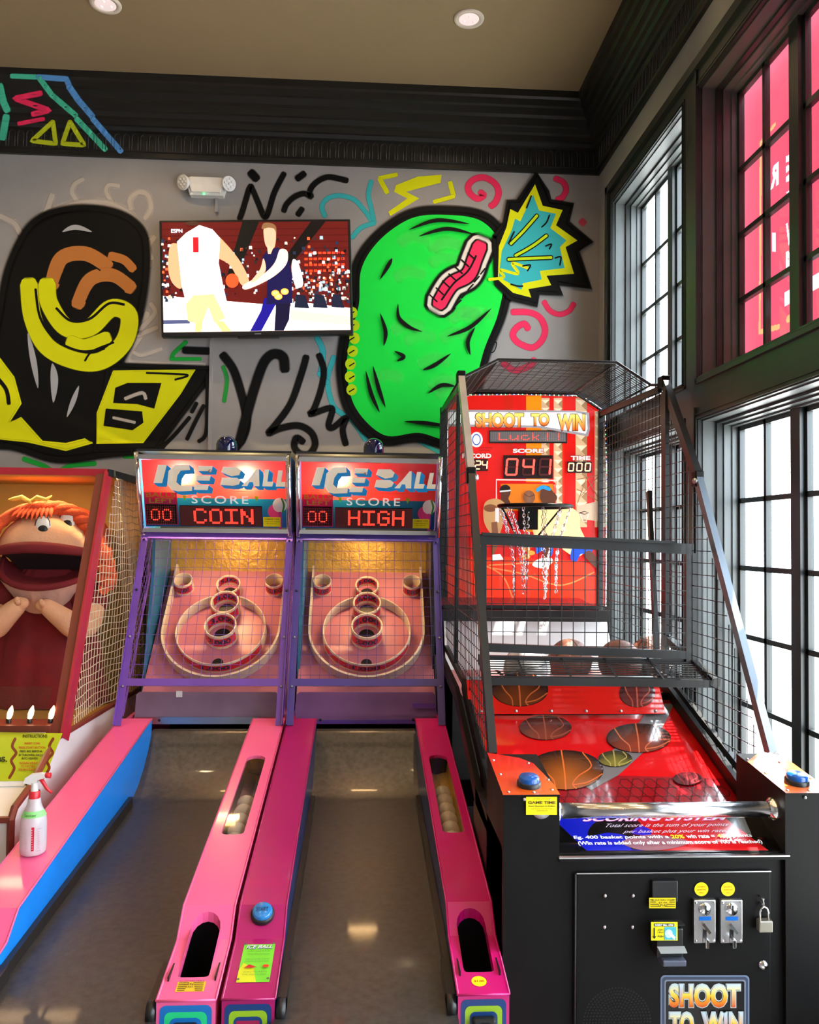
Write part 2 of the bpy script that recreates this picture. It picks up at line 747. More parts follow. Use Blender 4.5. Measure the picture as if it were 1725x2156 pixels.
# outside ground seen through the lower panes
b = MB(); b.box(XR + .3, XR + 30, -25, 30, -.25, -.15, M_ext); struct(b.build('pavement'))

# crown moulding, mitred in the corner
CP = [(0, 4.135), (.022, 4.135), (.024, 4.165), (.034, 4.17), (.034, 4.285), (.052, 4.29), (.060, 4.305), (.072, 4.308),
      (.076, 4.33), (.092, 4.336), (.100, 4.356), (.112, 4.360), (.120, 4.39), (.140, 4.398), (.150, 4.425), (.165, 4.43),
      (.172, 4.455), (.187, 4.462), (.190, 4.49)]
CP = [(p, z if z <= 4.285 else 4.285 + (z - 4.285) * 1.512) for p, z in CP]


def crown(name, path):
    b = MB()
    k = len(CP)
    vs = []
    for P in path:
        for p, z in CP:
            vs.append(P(p, z))
    fs = [(j, j + 1, k + j + 1, k + j) for j in range(k - 1)]
    b.add(vs, fs, M_trim)
    return b


b = crown('trim_1', [lambda p, z: (XL, YB - p, z), lambda p, z: (XR - p, YB - p, z)])
x = XL
while x < XR - .08:                                     # fluted band of little arches
    y = YB - .034
    b.tube([(x, y - .001, 4.175), (x, y - .001, 4.262), (x + .008, y - .001, 4.274), (x + .019, y - .001, 4.278), (x + .030, y - .001, 4.274), (x + .038, y - .001, 4.262), (x + .038, y - .001, 4.175)],
           .0042, M_trim, n=5)
    x += .055
struct(b.build('trim_1'))
b = crown('trim_2', [lambda p, z: (XR - p, YB - p, z), lambda p, z: (XR - p, YF, z)])
y = YB - .12
while y > YF:
    xx = XR - .034
    b.tube([(xx, y, 4.175), (xx, y, 4.262), (xx, y - .019, 4.278), (xx, y - .038, 4.262), (xx, y - .038, 4.175)], .0042, M_trim, n=5)
    y -= .055
struct(b.build('trim_2'))
b = MB(); b.box(XL, XR, YB - .02, YB, 0, .16, M_trim); b.box(XL, XR, YB - .03, YB, .0, .03, M_trim); struct(b.build('baseboard_back'))

# ------------------------------------------------------------------ ceiling downlights
M_lampglow = mat('frosted_lamp', (.7, .6, .62), .4, emit=(1, .82, .78), es=.55)
M_can = mat('white_lamp_trim', (.75, .66, .55), .5)
DL = [(.549, 4.43), (-1.438, 4.45), (-3.3, 4.3), (.529, 2.3), (-1.387, 2.3), (-3.3, 2.3), (.529, .3), (-1.387, .3), (-3.3, .3), (-1.387, -1.7), (.529, -1.7), (-3.3, -1.7)]
for i, (x, y) in enumerate(DL):
    if i < 2:
        r = empty('recessed_downlight', (x, y, ZC),
                  ['round white recessed downlight in the tan ceiling above the green mural', 'round white recessed downlight cut by the top edge, above the left mural'][i],
                  'ceiling light')
        b = MB(); b.lathe([(.058, -.004), (.062, -.008), (.082, -.008), (.085, -.001)], (x, y, ZC), (0, 0, 1), M_can, n=32); b.build('trim_ring', r)
        b = MB(); b.lathe([(.060, -.006), (.052, .0), (.045, .01)], (x, y, ZC - .002), (0, 0, 1), M_can, n=32); b.build('reflector', r)
        b = MB(); b.lathe([(.0, -.003), (.03, -.004), (.056, -.003)], (x, y, ZC - .002), (0, 0, 1), M_lampglow, n=32)
        for k in range(3):
            aa = k * 2.1 + .5
            b.ball((x + .03 * math.cos(aa), y + .03 * math.sin(aa), ZC - .008), .008, M_lampglow, 8)
        b.build('lamp', r)
    L = add_light('downlight', 'SPOT', (x, y, ZC - .03), 48, (1, .70, .38), .05, spot=(2.4, .8))

# ------------------------------------------------------------------ back-wall graffiti (strokes of spray paint lying on the wall)
WN = (0, -1, 0)
FW = lambda u, v: aty(u, v, YB)
BK = (.006, .006, .006)
TEAL = lin(60, 180, 185)[:3]
YEL = lin(222, 225, 20)[:3]
LIME = lin(190, 222, 20)[:3]
PNK = lin(238, 50, 95)[:3]
GRN = lin(30, 235, 75)[:3]
GR2 = lin(30, 170, 60)[:3]
WISP = lin(205, 195, 184)[:3] + (.8,)


def graffiti(name, label, items, start=.001, F=FW, n=WN):
    mb = MB()
    d = Decal(mb, F, n, M_paint, step=.00025, start=start)
    for it in items:
        k = it[0]
        if k == 's':
            d.stroke(it[2], it[3], it[1], soft=it[4] if len(it) > 4 else .35)
        elif k == 't':
            d.stroke(it[2], it[3], it[1], taper=True, soft=.2)
        elif k == 'p':
            d.poly(it[2], it[1], smooth=(it[3] if len(it) > 3 else False), soft=it[4] if len(it) > 4 else 0)
        elif k == 'e':
            d.ell(it[2][0], it[2][1], it[3][0], it[3][1], it[1], rot=it[4] if len(it) > 4 else 0)
    o = mb.build(name)
    tag(o, label, 'wall painting')
    return o


def spiral(cx, cy, r0, r1, a0, turns, n=14, sy=1.):
    return [(cx + (r0 + (r1 - r0) * i / n) * math.cos(a0 + turns * 2 * PI * i / n), cy + sy * (r0 + (r1 - r0) * i / n) * math.sin(a0 + turns * 2 * PI * i / n)) for i in range(n + 1)]


graffiti('graffiti_tag', 'black sprayed letters and commas on the wall just above the television', [
    ('s', BK, [(505, 460), (512, 440), (526, 395), (532, 400), (545, 430), (556, 455), (564, 450), (578, 405), (598, 366)], 11),
    ('s', BK, [(529, 364), (540, 376)], 16), ('s', BK, [(627, 376), (640, 366)], 13),
    ('s', BK, [(598, 444), (604, 430), (620, 415), (640, 408), (655, 414), (652, 405), (660, 390), (676, 378), (695, 373), (730, 380)], 11),
    ('s', BK, [(628, 452), (636, 440)], 11)])
graffiti('graffiti_lettering', 'large black sprayed letters on the grey wall under the television', [
    ('s', BK, [(470, 748), (490, 775), (503, 810), (515, 855), (520, 890), (512, 920), (492, 950)], 16),
    ('s', BK, [(600, 778), (596, 752), (575, 746), (555, 765), (535, 820), (518, 880), (505, 930)], 19),
    ('s', BK, [(645, 752), (634, 790), (612, 850), (580, 895), (566, 912), (590, 902), (628, 896), (655, 910), (664, 935), (652, 955), (632, 955), (620, 940), (625, 922), (638, 930)], 13),
    ('s', BK, [(672, 748), (682, 780), (676, 820), (662, 860), (654, 872), (690, 860), (700, 864), (692, 895), (702, 900), (728, 880), (722, 905), (728, 935)], 12)])
graffiti('graffiti_curl', 'teal sprayed curl and checkmark at the top right of the television', [
    ('s', TEAL, [(684, 455), (678, 435), (690, 418), (715, 412), (745, 420), (765, 440), (784, 466)], 9),
    ('s', TEAL, [(782, 382), (776, 410), (782, 440), (788, 468)], 9),
    ('s', TEAL, [(788, 470), (760, 480), (742, 500)], 9)])
graffiti('graffiti_line', 'teal sprayed wavy line running down left of the green shape under the television', [
    ('s', TEAL, [(668, 712), (680, 740), (676, 790)], 11),
    ('s', TEAL, [(703, 752), (690, 800), (700, 850), (716, 868), (742, 885), (770, 925)], 10),
    ('s', TEAL, [(672, 786), (684, 800), (690, 806)], 9)])
graffiti('graffiti_dash', 'short teal sprayed dash between the right alley and the basketball cage', [
    ('s', TEAL, [(872, 922), (900, 938), (935, 958)], 8)])
graffiti('graffiti_zigzag', 'yellow sprayed zigzag and corner strokes above the green shape', [
    ('s', YEL, [(835, 368), (800, 375)], 8), ('s', YEL, [(800, 377), (815, 405)], 9),
    ('p', YEL, [(930, 368), (928, 385), (855, 404), (883, 418), (822, 455), (818, 446), (858, 418), (830, 404), (834, 390), (880, 372)]),
    ('s', YEL, [(948, 385), (955, 412)], 9), ('s', YEL, [(955, 414), (915, 425)], 8)])
graffiti('graffiti_spiral', 'pink sprayed spiral over the back of the green shape', [
    ('s', PNK, [(1012, 405), (1018, 412), (1005, 418), (990, 408), (986, 392), (998, 378), (1020, 374), (1042, 386), (1050, 405), (1044, 425), (1034, 434)], 12)])
graffiti('graffiti_spiral', 'larger pink sprayed spiral on the wall under the spiky burst', [
    ('s', PNK, [(1112, 692), (1104, 682), (1088, 690), (1080, 706), (1092, 722), (1120, 732), (1140, 718), (1148, 695), (1138, 670), (1115, 658), (1080, 657)], 12),
    ('s', PNK, [(1060, 765), (1085, 780), (1115, 770), (1125, 758)], 12)])
graffiti('graffiti_arc', 'pink sprayed arc to the right of the top of the spiky burst', [
    ('s', PNK, [(1170, 376), (1186, 384), (1192, 400), (1184, 416), (1174, 420)], 11)])
graffiti('graffiti_dot', 'faint pink sprayed dot right of the spiky burst', [
    ('s', (*PNK, .6), [(1225, 466), (1229, 470)], 14)])
graffiti('graffiti_arc', 'pink sprayed upturned arc under the tip of the spiky burst', [
    ('s', PNK, [(1146, 636), (1158, 654), (1178, 662), (1198, 655), (1208, 640)], 10)])
graffiti('graffiti_signature', 'tiny black signature to the right of the green shape', [
    ('s', BK, [(1018, 732), (1020, 722), (1034, 720), (1030, 732), (1018, 734), (1038, 742), (1046, 722), (1034, 722)], 2.2, .2)])
graffiti('graffiti_wisps', 'pale grey sprayed wisps curling around the black and yellow mural', [
    ('s', WISP, [(0, 455), (30, 470), (44, 492), (60, 505)], 10, .8), ('s', WISP, [(110, 412), (100, 440), (88, 465), (62, 510), (20, 640)], 12, .9),
    ('s', WISP, [(175, 378), (158, 388), (152, 405), (164, 425)], 9, .8), ('s', WISP, [(250, 392), (230, 390), (224, 404), (238, 430)], 8, .8),
    ('s', WISP, [(276, 440), (274, 420), (292, 405), (312, 412), (318, 440), (306, 460)], 9, .8),
    ('s', WISP, [(60, 505), (100, 455), (170, 430), (230, 432), (280, 460), (305, 510), (312, 560)], 14, .9),
    ('s', WISP, [(325, 500), (312, 520), (318, 545)], 10, .9), ('s', WISP, [(310, 660), (300, 700), (268, 760), (330, 768), (430, 770)], 11, .7),
    ('s', WISP, [(318, 640), (326, 660), (300, 690), (290, 705), (330, 690)], 9, .9), ('s', WISP, [(340, 735), (300, 748), (282, 742)], 7, .9)])
graffiti('graffiti_arrow', 'green sprayed angle just left of the cable cover below the television', [
    ('s', GR2, [(392, 720), (368, 742), (362, 752)], 8), ('s', GR2, [(360, 756), (422, 756)], 7)])
graffiti('graffiti_dash', 'green sprayed vertical dash right of the cable cover', [
    ('s', (*GR2[:3], .8), [(470, 772), (478, 800), (472, 845)], 8)])
graffiti('graffiti_chevron', 'green sprayed wide chevron under the black and yellow mural', [
    ('s', GR2, [(50, 966), (90, 980), (118, 994), (150, 980), (200, 976)], 9)])
graffiti('graffiti_dash', 'green sprayed dash touching the left alley marquee corner', [
    ('s', GR2, [(262, 962), (288, 962)], 7)])
# --- the two big paintings are plain abstract stand-ins: same place, size and colours, no figure
W8 = lin(235, 228, 215)[:3]
random.seed(3)
GB = [(742, 640), (748, 560), (790, 496), (862, 448), (940, 440), (1020, 452), (1066, 500), (1078, 570), (1062, 660), (1030, 740), (1012, 810), (1000, 880), (955, 940),
      (880, 925), (800, 930), (735, 870), (715, 790), (722, 710)]
cgx, cgy = 905, 680
items = [('p', BK, GB, True, 10), ('p', GRN, [(cgx + (x - cgx) * .915, cgy + (y - cgy) * .945) for x, y in GB], True)]
for i in range(16):
    x, y = random.uniform(785, 980), random.uniform(500, 860)
    items.append(('s', (*lin(90, 245, 110)[:3], .35), [(x, y), (x + 25, y - 12), (x + 55, y - 6)], 18, .9))
# interlocking ribbons of red, cream and black
for k, (c, wd) in enumerate(((BK, 66), (W8, 52), (BK, 36), (PNK, 28))):
    items.append(('s', c, [(925, 640), (950, 600), (985, 580), (1000, 545), (1010, 520)], wd, .1))
items.append(('s', BK, [(930, 632), (955, 598), (985, 572), (1002, 540)], 4, .1))
for i in range(7):
    t = i / 6
    items.append(('s', BK, [(905 + 80 * t, 622 - 88 * t), (920 + 80 * t, 636 - 88 * t)], 3, .1))
    items.append(('s', BK, [(945 + 80 * t, 662 - 100 * t), (958 + 76 * t, 650 - 100 * t)], 3, .1))
for pts in ([(800, 590), (818, 560), (826, 545)], [(796, 610), (806, 590)], [(838, 640), (840, 670), (862, 690), (890, 700)], [(770, 780), (782, 830), (800, 870)], [(785, 770), (798, 820), (812, 860)],
            [(890, 780), (915, 770), (950, 745)], [(930, 790), (960, 770)], [(830, 740), (850, 752), (835, 762)], [(850, 888), (900, 892), (950, 900)], [(1000, 690), (985, 720), (990, 750)],
            [(860, 486), (920, 466), (990, 474)], [(880, 500), (940, 484), (1000, 496)], [(940, 710), (990, 690), (1035, 650)], [(800, 660), (812, 700), (808, 730)], [(900, 830), (930, 812), (960, 815)]):
    items.append(('t', BK, pts, 8))
for i in range(7):
    items.append(('e', LIME, (742 + 5 * math.sin(i), 660 + i * 27), (11, 12)))
    items.append(('s', BK, [(736, 664 + i * 27), (746, 658 + i * 27)], 2.5, .1))
graffiti('wall_mural', 'bright green rounded abstract shape with black outline and red ribbon across it', items, start=.006)
O = [(1040, 500), (1062, 470), (1070, 425), (1090, 425), (1130, 366), (1152, 405), (1158, 425), (1205, 432), (1195, 470), (1245, 512), (1215, 530), (1242, 608), (1175, 598), (1184, 620), (1134, 618),
     (1130, 644), (1075, 630), (1045, 600)]
items = [('p', BK, O, False, 7)]
I = [(1050, 520), (1066, 480), (1074, 442), (1090, 450), (1126, 390), (1142, 435), (1184, 444), (1170, 476), (1215, 508), (1190, 522), (1208, 578), (1150, 582), (1160, 602), (1112, 610), (1118, 628), (1080, 618), (1048, 590)]
items += [('p', YEL, I)]
J = [(1056, 530), (1076, 488), (1084, 462), (1095, 468), (1122, 412), (1134, 445), (1170, 452), (1158, 482), (1192, 508), (1178, 522), (1188, 566), (1136, 572), (1140, 590), (1100, 598), (1098, 612), (1050, 585)]
items += [('p', TEAL, J)]
for pts in ([(1075, 515), (1100, 490), (1130, 456)], [(1085, 540), (1120, 520), (1150, 498)], [(1070, 548), (1110, 546), (1160, 544)]):
    items += [('s', BK, pts, 10, .1), ('s', LIME, pts, 5.5, .1)]
items += [('s', YEL, [(1030, 590), (1060, 585), (1052, 570), (1090, 578), (1078, 556), (1110, 566)], 6, .1)]
for pts in ([(1140, 480), (1150, 470), (1156, 455)], [(1148, 520), (1160, 516), (1156, 526)], [(1168, 545), (1180, 543), (1178, 560)], [(1100, 562), (1116, 560), (1110, 572)], [(1075, 600), (1090, 604), (1100, 604)], [(1118, 415), (1108, 440)], [(1082, 490), (1070, 515)]):
    items.append(('s', BK, pts, 3, .2))
graffiti('wall_mural', 'spiky teal burst with yellow edge and thick black outline near the wall corner', items, start=.014)

ORG_ = lin(190, 120, 60)[:3]
items = [('p', BK, [(-90, 940), (-60, 860), (-20, 760), (0, 660), (20, 560), (70, 470), (150, 440), (240, 446), (296, 480), (310, 540), (300, 640), (276, 720), (240, 800),
                    (255, 880), (330, 930), (330, 945), (220, 958), (120, 968), (20, 940)], True, 12),
         ('p', BK, [(230, 768), (440, 775), (438, 800), (330, 946), (200, 950)], False, 8),
         # three overlapping orange arcs
         ('s', ORG_, [(110, 600), (130, 545), (180, 535), (225, 560)], 30, .1), ('s', ORG_, [(165, 640), (190, 590), (235, 580), (275, 606)], 28, .1), ('s', ORG_, [(235, 540), (262, 548), (280, 566)], 18, .1),
         ('s', BK, [(125, 598), (142, 562), (178, 552), (212, 570)], 3, .1), ('s', BK, [(182, 636), (200, 604), (235, 596), (262, 614)], 3, .1),
         # yellow loops
         ('s', YEL, [(62, 600), (70, 670), (100, 730), (160, 760), (215, 760), (262, 720), (272, 665), (235, 650), (190, 690), (140, 690), (105, 640), (100, 600)], 36, .1),
         ('s', YEL, [(150, 720), (180, 728), (225, 712)], 26, .1),
         ('s', BK, [(76, 610), (86, 670), (118, 716), (170, 740), (220, 735)], 5, .2), ('s', BK, [(120, 650), (150, 676), (190, 672), (230, 640), (262, 642)], 5, .2),
         ('s', BK, [(180, 760), (196, 740), (240, 722)], 4, .2),
         ('p', YEL, [(-40, 730), (0, 755), (30, 795), (45, 850), (20, 890), (45, 880), (90, 930), (140, 935), (180, 925), (196, 932), (140, 948), (60, 930), (-40, 920)], False, 3),
         ('s', BK, [(-10, 790), (14, 820), (20, 850)], 8, .2),
         ('p', YEL, [(240, 782), (412, 780), (380, 830), (302, 932), (205, 934), (206, 870)], False, 2),
         ('p', BK, [(245, 818), (270, 808), (340, 808), (325, 860), (290, 850), (240, 848)], False, 2), ('p', BK, [(225, 862), (300, 868), (302, 890), (280, 905), (220, 896)], False, 2),
         ('s', BK, [(310, 786), (395, 790), (370, 800)], 4, .2),
         ('s', WISP, [(265, 840), (300, 828), (308, 840)], 6, .6), ('s', WISP, [(240, 880), (285, 890)], 5, .6)]
for pts, wd in (([(60, 700), (72, 760), (82, 820)], 12), ([(112, 765), (116, 800), (114, 850)], 15), ([(168, 812), (156, 845), (142, 880)], 10), ([(132, 490), (160, 480), (196, 490)], 10), ([(235, 500), (268, 512)], 7), ([(40, 600), (28, 650)], 8)):
    items.append(('t', (*lin(190, 190, 195)[:3], .8), pts, wd))
for pts in ([(440, 740), (390, 738)], [(438, 790), (436, 905), (420, 930)], [(415, 850), (405, 868)], [(400, 880), (370, 915), (340, 945)], [(430, 855), (412, 890), (395, 925)]):
    items.append(('s', BK, pts, 14 if pts[0][0] == 440 else 8))
graffiti('wall_mural', 'black, yellow and orange abstract painted shape on the left of the back wall', items, start=.006)


# graffiti on the crown moulding: the strokes follow its steps
def crown_hit(u, v):
    d = ray(u, v)
    best = None
    for (p0, z0), (p1, z1) in zip(CP, CP[1:]):
        y0, y1 = YB - p0, YB - p1
        # plane through (y0,z0),(y1,z1) parallel to X
        n = V((0, z1 - z0, -(y1 - y0)))
        if n.length < 1e-6:
            continue
        n.normalize()
        den = d.dot(n)
        if abs(den) < 1e-6:
            continue
        t = (V((0, y0, z0)) - EYE).dot(n) / den
        q = EYE + d * t
        if min(z0, z1) - 2e-4 <= q.z <= max(z0, z1) + 2e-4 and min(y0, y1) - 2e-4 <= q.y <= max(y0, y1) + 2e-4 and t > 0:
            if best is None or t < best[0]:
                best = (t, q)
    q = best[1] if best else aty(u, v, YB - .04)
    return V((q.x, q.y - .002, q.z - .0015))


def dense(pts, st=3.):
    out = []
    for a, c in zip(pts, pts[1:]):
        k = max(1, int(math.dist(a, c) / st))
        out += [(a[0] + (c[0] - a[0]) * i / k, a[1] + (c[1] - a[1]) * i / k) for i in range(k)]
    return out + [pts[-1]]


mb = MB()
d = Decal(mb, crown_hit, (0, -.6, -.5), M_paint, step=.0003)
CTEAL, CBLU, CLIM = lin(75, 190, 155)[:3], lin(90, 150, 210)[:3], lin(195, 205, 40)[:3]
for c, pts, wd in ((CTEAL, [(25, 160), (78, 162)], 10), (CBLU, [(80, 162), (140, 166), (146, 180)], 11), (CTEAL, [(84, 165), (110, 200), (160, 243)], 11), (CBLU, [(146, 182), (165, 210), (195, 245)], 12),
                   (PNK, [(86, 196), (32, 207), (104, 232), (70, 240)], 11), (PNK, [(92, 250), (40, 260)], 8), (CTEAL, [(162, 250), (222, 314)], 11), (CBLU, [(196, 250), (255, 318)], 11),
                   (CTEAL, [(0, 180), (8, 215), (16, 232)], 14), (CTEAL, [(14, 245), (6, 290)], 14),
                   (CLIM, [(112, 256), (68, 296), (118, 302), (112, 256)], 9), (CLIM, [(148, 256), (132, 302), (178, 305), (148, 256)], 9)):
    d.stroke(dense(pts), wd, c, soft=.3, smooth=False)
tag(mb.build('crown_graffiti'), 'neon coloured sprayed lines painted across the black crown moulding at the left', 'wall painting')

# ------------------------------------------------------------------ television
TVP = [aty(335, 465, 5.17), aty(738, 458, 5.17), aty(740, 706, 5.17), aty(343, 707, 5.17)]
tvc = (TVP[0] + TVP[1] + TVP[2] + TVP[3]) / 4
tl, tr, br_, bl = TVP
tv = empty('television', tvc, 'flat black television on the back wall showing a basketball game', 'television')
ux = ((tr - tl) + (br_ - bl)).normalized()
uz = V((0, -1, 0)).cross(ux).normalized() * -1
uz = ux.cross(V((0, 1, 0))).normalized()
TW, TH = (tr - tl).length, ((tl - bl).length + (tr - br_).length) / 2
TR = Matrix((ux, V((0, 1, 0)), uz)).transposed()
b = MB()
b.rbox(*tvc + V((0, .03, 0)), TW, .05, TH, .006, M_black, TR)
b.rbox(*tvc + V((0, .055, -.05)), TW * .6, .05, TH * .6, .01, M_black, TR)
b.build('housing', tv)
mcs = MB()
mcs.rbox(tvc.x, 5.265, tvc.z, .3, .05, .3, .005, M_black)
mcs.build('wall_bracket', tv)
b = MB()
b.rbox(*(tvc + V((0, .028, 0)) - uz * (TH / 2 + .004)), .26, .04, .012, .003, M_black, TR)
b.build('sensor_strip', tv)
M_screen = print_mat('lit_screen', .3, es=1.5)
b = MB()
S0_ = tvc - ux * (TW / 2 - .017) - uz * (TH / 2 - .028)
SW, SH = TW - .034, TH - .044
d = Decal(b, lambda u, v: S0_ + ux * (SW * u) + uz * (SH * v) + V((0, .0045, 0)), WN, M_screen, step=.00015, start=.0005)
L = lin
# screen picture in normalised coordinates, origin lower left
d.rect(0, 0, 1, 1, L(82, 16, 14))
random.seed(11)
for r in range(5):
    d.rect(0, .93 - r * .06, 1, .94 - r * .06, L(70, 8, 8))
d.poly([(.43, 1), (.52, 1), (.38, .45), (.34, .5)], L(14, 14, 12))
d.poly([(.80, 1), (.88, 1), (.66, .55), (.60, .55)], L(14, 10, 10))
for r in range(4):
    for k in range(9):
        d.rect(.76 + k * .025, .70 - r * .055, .778 + k * .025, .72 - r * .055, L(230, 60, 30))
d.put([(0, 0), (1, 0), (1, .17), (0, .33)], [(0, 1, 2, 3)], L(255, 250, 235))
d.poly([(.68, .27), (1, .20), (1, .12), (.68, .18)], L(255, 255, 250))
d.poly([(.68, .19), (1, .12), (1, .04), (.68, .10)], L(215, 205, 170))
pal = [L(20, 18, 25), L(30, 40, 60), L(240, 240, 235), L(160, 190, 210), L(40, 30, 30), L(220, 90, 50), L(15, 15, 15), L(235, 215, 190)]
dots = [(random.uniform(0, .12), random.uniform(.28, .85)) for _ in range(90)] + [(random.uniform(.27, .52), random.uniform(.33, .78) ) for _ in range(60)] + \
       [(random.uniform(.66, 1), random.uniform(.25, .55)) for _ in range(240)] + [(random.uniform(.60, 1), random.uniform(.55, .85)) for _ in range(60)]
vs, fs, cs = [], [], []
for i, (x, y) in enumerate(dots):
    s_ = random.uniform(.006, .016)
    vs += [(x - s_ * .6, y - s_), (x + s_ * .6, y - s_), (x + s_ * .5, y + s_), (x - s_ * .5, y + s_)]
    fs.append(tuple(range(4 * i, 4 * i + 4)))
    cs += [random.choice(pal)] * 4
d.put(vs, fs, (1, 1, 1), cols=cs)
d.rect(0, .075, .14, .11, L(70, 75, 110))
for x0, x1 in ((.70, .78), (.80, .88), (.9, .97)):
    d.poly([(x0, .21), (x1, .20), (x1 - .02, .32), (x0 + .01, .33)], L(20, 25, 45))
WH = L(255, 255, 255)
SK = L(225, 150, 110)
d.poly([(.05, .80), (.03, .60), (.05, .45), (.10, .40), (.11, .6), (.12, .75)], SK, smooth=True)
d.poly([(.28, .88), (.34, .80), (.42, .62), (.46, .45), (.42, .42), (.36, .60), (.28, .70)], SK, smooth=True)
d.poly([(.08, .82), (.13, .90), (.20, .97), (.27, .93), (.31, .85), (.30, .62), (.32, .42), (.35, .18), (.14, .14), (.10, .42), (.09, .62)], WH)
d.ell(.165, .985, .035, .02, L(60, 35, 25))
d.text('1', .165, .72, .195, .86, L(200, 20, 30), bold=.03)
d.poly([(.12, .25), (.16, .33), (.27, .34), (.33, .12), (.27, .08), (.24, .22), (.20, .06), (.13, .10)], L(250, 225, 130))
d.poly([(.17, .08), (.21, .11), (.20, 0), (.165, 0)], L(240, 190, 120))
d.poly([(.27, .10), (.32, .09), (.36, 0), (.31, 0)], L(240, 190, 120))
d.ell(.37, .46, .035, .065, L(225, 75, 35))
d.text('ESPN', .05, .90, .11, .935, L(240, 245, 255), bold=.02)
# player in navy
d.poly([(.60, .30), (.68, .28), (.67, .10), (.64, 0), (.59, 0), (.60, .2)], L(14, 10, 40))
d.poly([(.54, .30), (.62, .30), (.56, .12), (.52, 0), (.46, 0), (.52, .18)], L(20, 12, 120))
d.poly([(.53, .66), (.56, .73), (.62, .76), (.67, .70), (.69, .50), (.69, .25), (.55, .24), (.56, .5)], L(16, 14, 60))
d.poly([(.70, .65), (.73, .60), (.75, .42), (.71, .40), (.69, .55)], L(230, 225, 225), smooth=True)
d.poly([(.63, .74), (.67, .72), (.66, .60), (.58, .48), (.45, .38), (.43, .42), (.54, .52), (.60, .62)], L(250, 205, 180), smooth=True)
d.poly([(.54, .66), (.52, .56), (.47, .45), (.50, .46), (.55, .55)], L(235, 170, 140), smooth=True)
d.poly([(.545, .93), (.55, .80), (.57, .75), (.60, .76), (.61, .86), (.605, .94), (.575, .96)], L(225, 160, 130), smooth=True)
d.poly([(.535, .93), (.545, .98), (.58, 1.0 - .015), (.61, .955), (.612, .89), (.60, .93), (.57, .94)], L(120, 85, 55), smooth=True)
d.poly([(.56, .79), (.585, .76), (.60, .78), (.58, .70), (.565, .70)], L(235, 170, 140))
for x, y in ((.60, .34), (.65, .355), (.615, .31)):
    d.ell(x, y, .022, .03, L(250, 150, 30), col2=L(255, 240, 150))
b.build('screen', tv)
b = MB()
p = tvc - uz * (TH / 2 - .012)
d = Decal(b, lambda u, v: p + ux * (u) + uz * v + V((0, .0045, 0)), WN, M_ink)
d.rect(-.02, -.003, .02, .003, L(170, 170, 175))
b.build('maker_badge', tv)

# cable raceway down the wall
b = MB()
b.box(-.985, -.965, 5.285, 5.3, 3.80, 3.99, M_wall)
b.box(-1.00, -.98, 5.285, 5.3, 1.9, 3.20, M_wall, )
tag(b.build('cable_raceway'), 'thin grey cable cover running down the wall behind the television', 'cable cover')

# emergency light
c0 = aty(435, 392, 5.25)
el = empty('emergency_light', (c0.x, 5.3, c0.z), 'cream two-headed emergency light fixed high above the television', 'emergency light')
b = MB()
prof = [(-.115, .055), (.115, .055), (.125, .01), (.105, -.06), (-.105, -.06), (-.125, .01)]
b.prism([(c0.x + x, 5.298, c0.z + z) for x, z in prof], (0, -.05, 0), M_white)
prof2 = [(-.10, .05), (.10, .05), (.108, .005), (.088, -.045), (-.088, -.045), (-.108, .005)]
b.prism([(c0.x + x, 5.248, c0.z + z) for x, z in prof2], (0, -.02, 0), M_white)
b.build('housing', el)
M_eled = mat('green_indicator', (.1, .8, .2), .4, emit=(.1, 1, .25), es=3)
b = MB(); b.ball((c0.x - .015, 5.24, c0.z - .055), .006, M_eled, 8); b.build('indicator', el)
for sx in (-1, 1):
    h = MB()
    hc = V((c0.x + sx * .145, 5.23, c0.z + .012))
    ax = V((sx * .55, -.75, -.25)).normalized()
    h.lathe([(.012, -.05), (.03, -.04), (.045, -.01), (.05, .0), (.047, .008)], hc, ax, M_white, n=18)
    ho = h.build('lamp_head', el)
    h = MB()
    h.lathe([(.0, .006), (.046, .006)], hc, ax, mat('lamp_lens', (.75, .75, .75), .15), n=18)
    u_ = ax.orthogonal().normalized(); w_ = ax.cross(u_)
    for i in range(-1, 2):
        for j in range(-1, 2):
            h.ball(hc + ax * .006 + u_ * i * .022 + w_ * j * .022, .009, M_white, 8)
    h.build('lens', ho)

# ================================================================== ice ball alleys
DOT = {'C': '01110 10001 10000 10000 10000 10001 01110', 'O': '01110 10001 10001 10001 10001 10001 01110', 'I': '11111 00100 00100 00100 00100 00100 11111',
       'N': '10001 11001 11001 10101 10011 10011 10001', 'H': '10001 10001 10001 11111 10001 10001 10001', 'G': '01110 10001 10000 10111 10001 10001 01110',
       '0': '01110 10001 10001 10001 10001 10001 01110', 'L': '10000 10000 10000 10000 10000 10000 11111', 'u': '00000 00000 10001 10001 10001 10011 01101',
       'c': '00000 00000 01110 10000 10000 10001 01110', 'k': '10000 10000 10010 10100 11000 10100 10010', '!': '00100 00100 00100 00100 00100 00000 00100'}
M_ledb = mat('black_led_panel', (.02, .008, .008), .3)


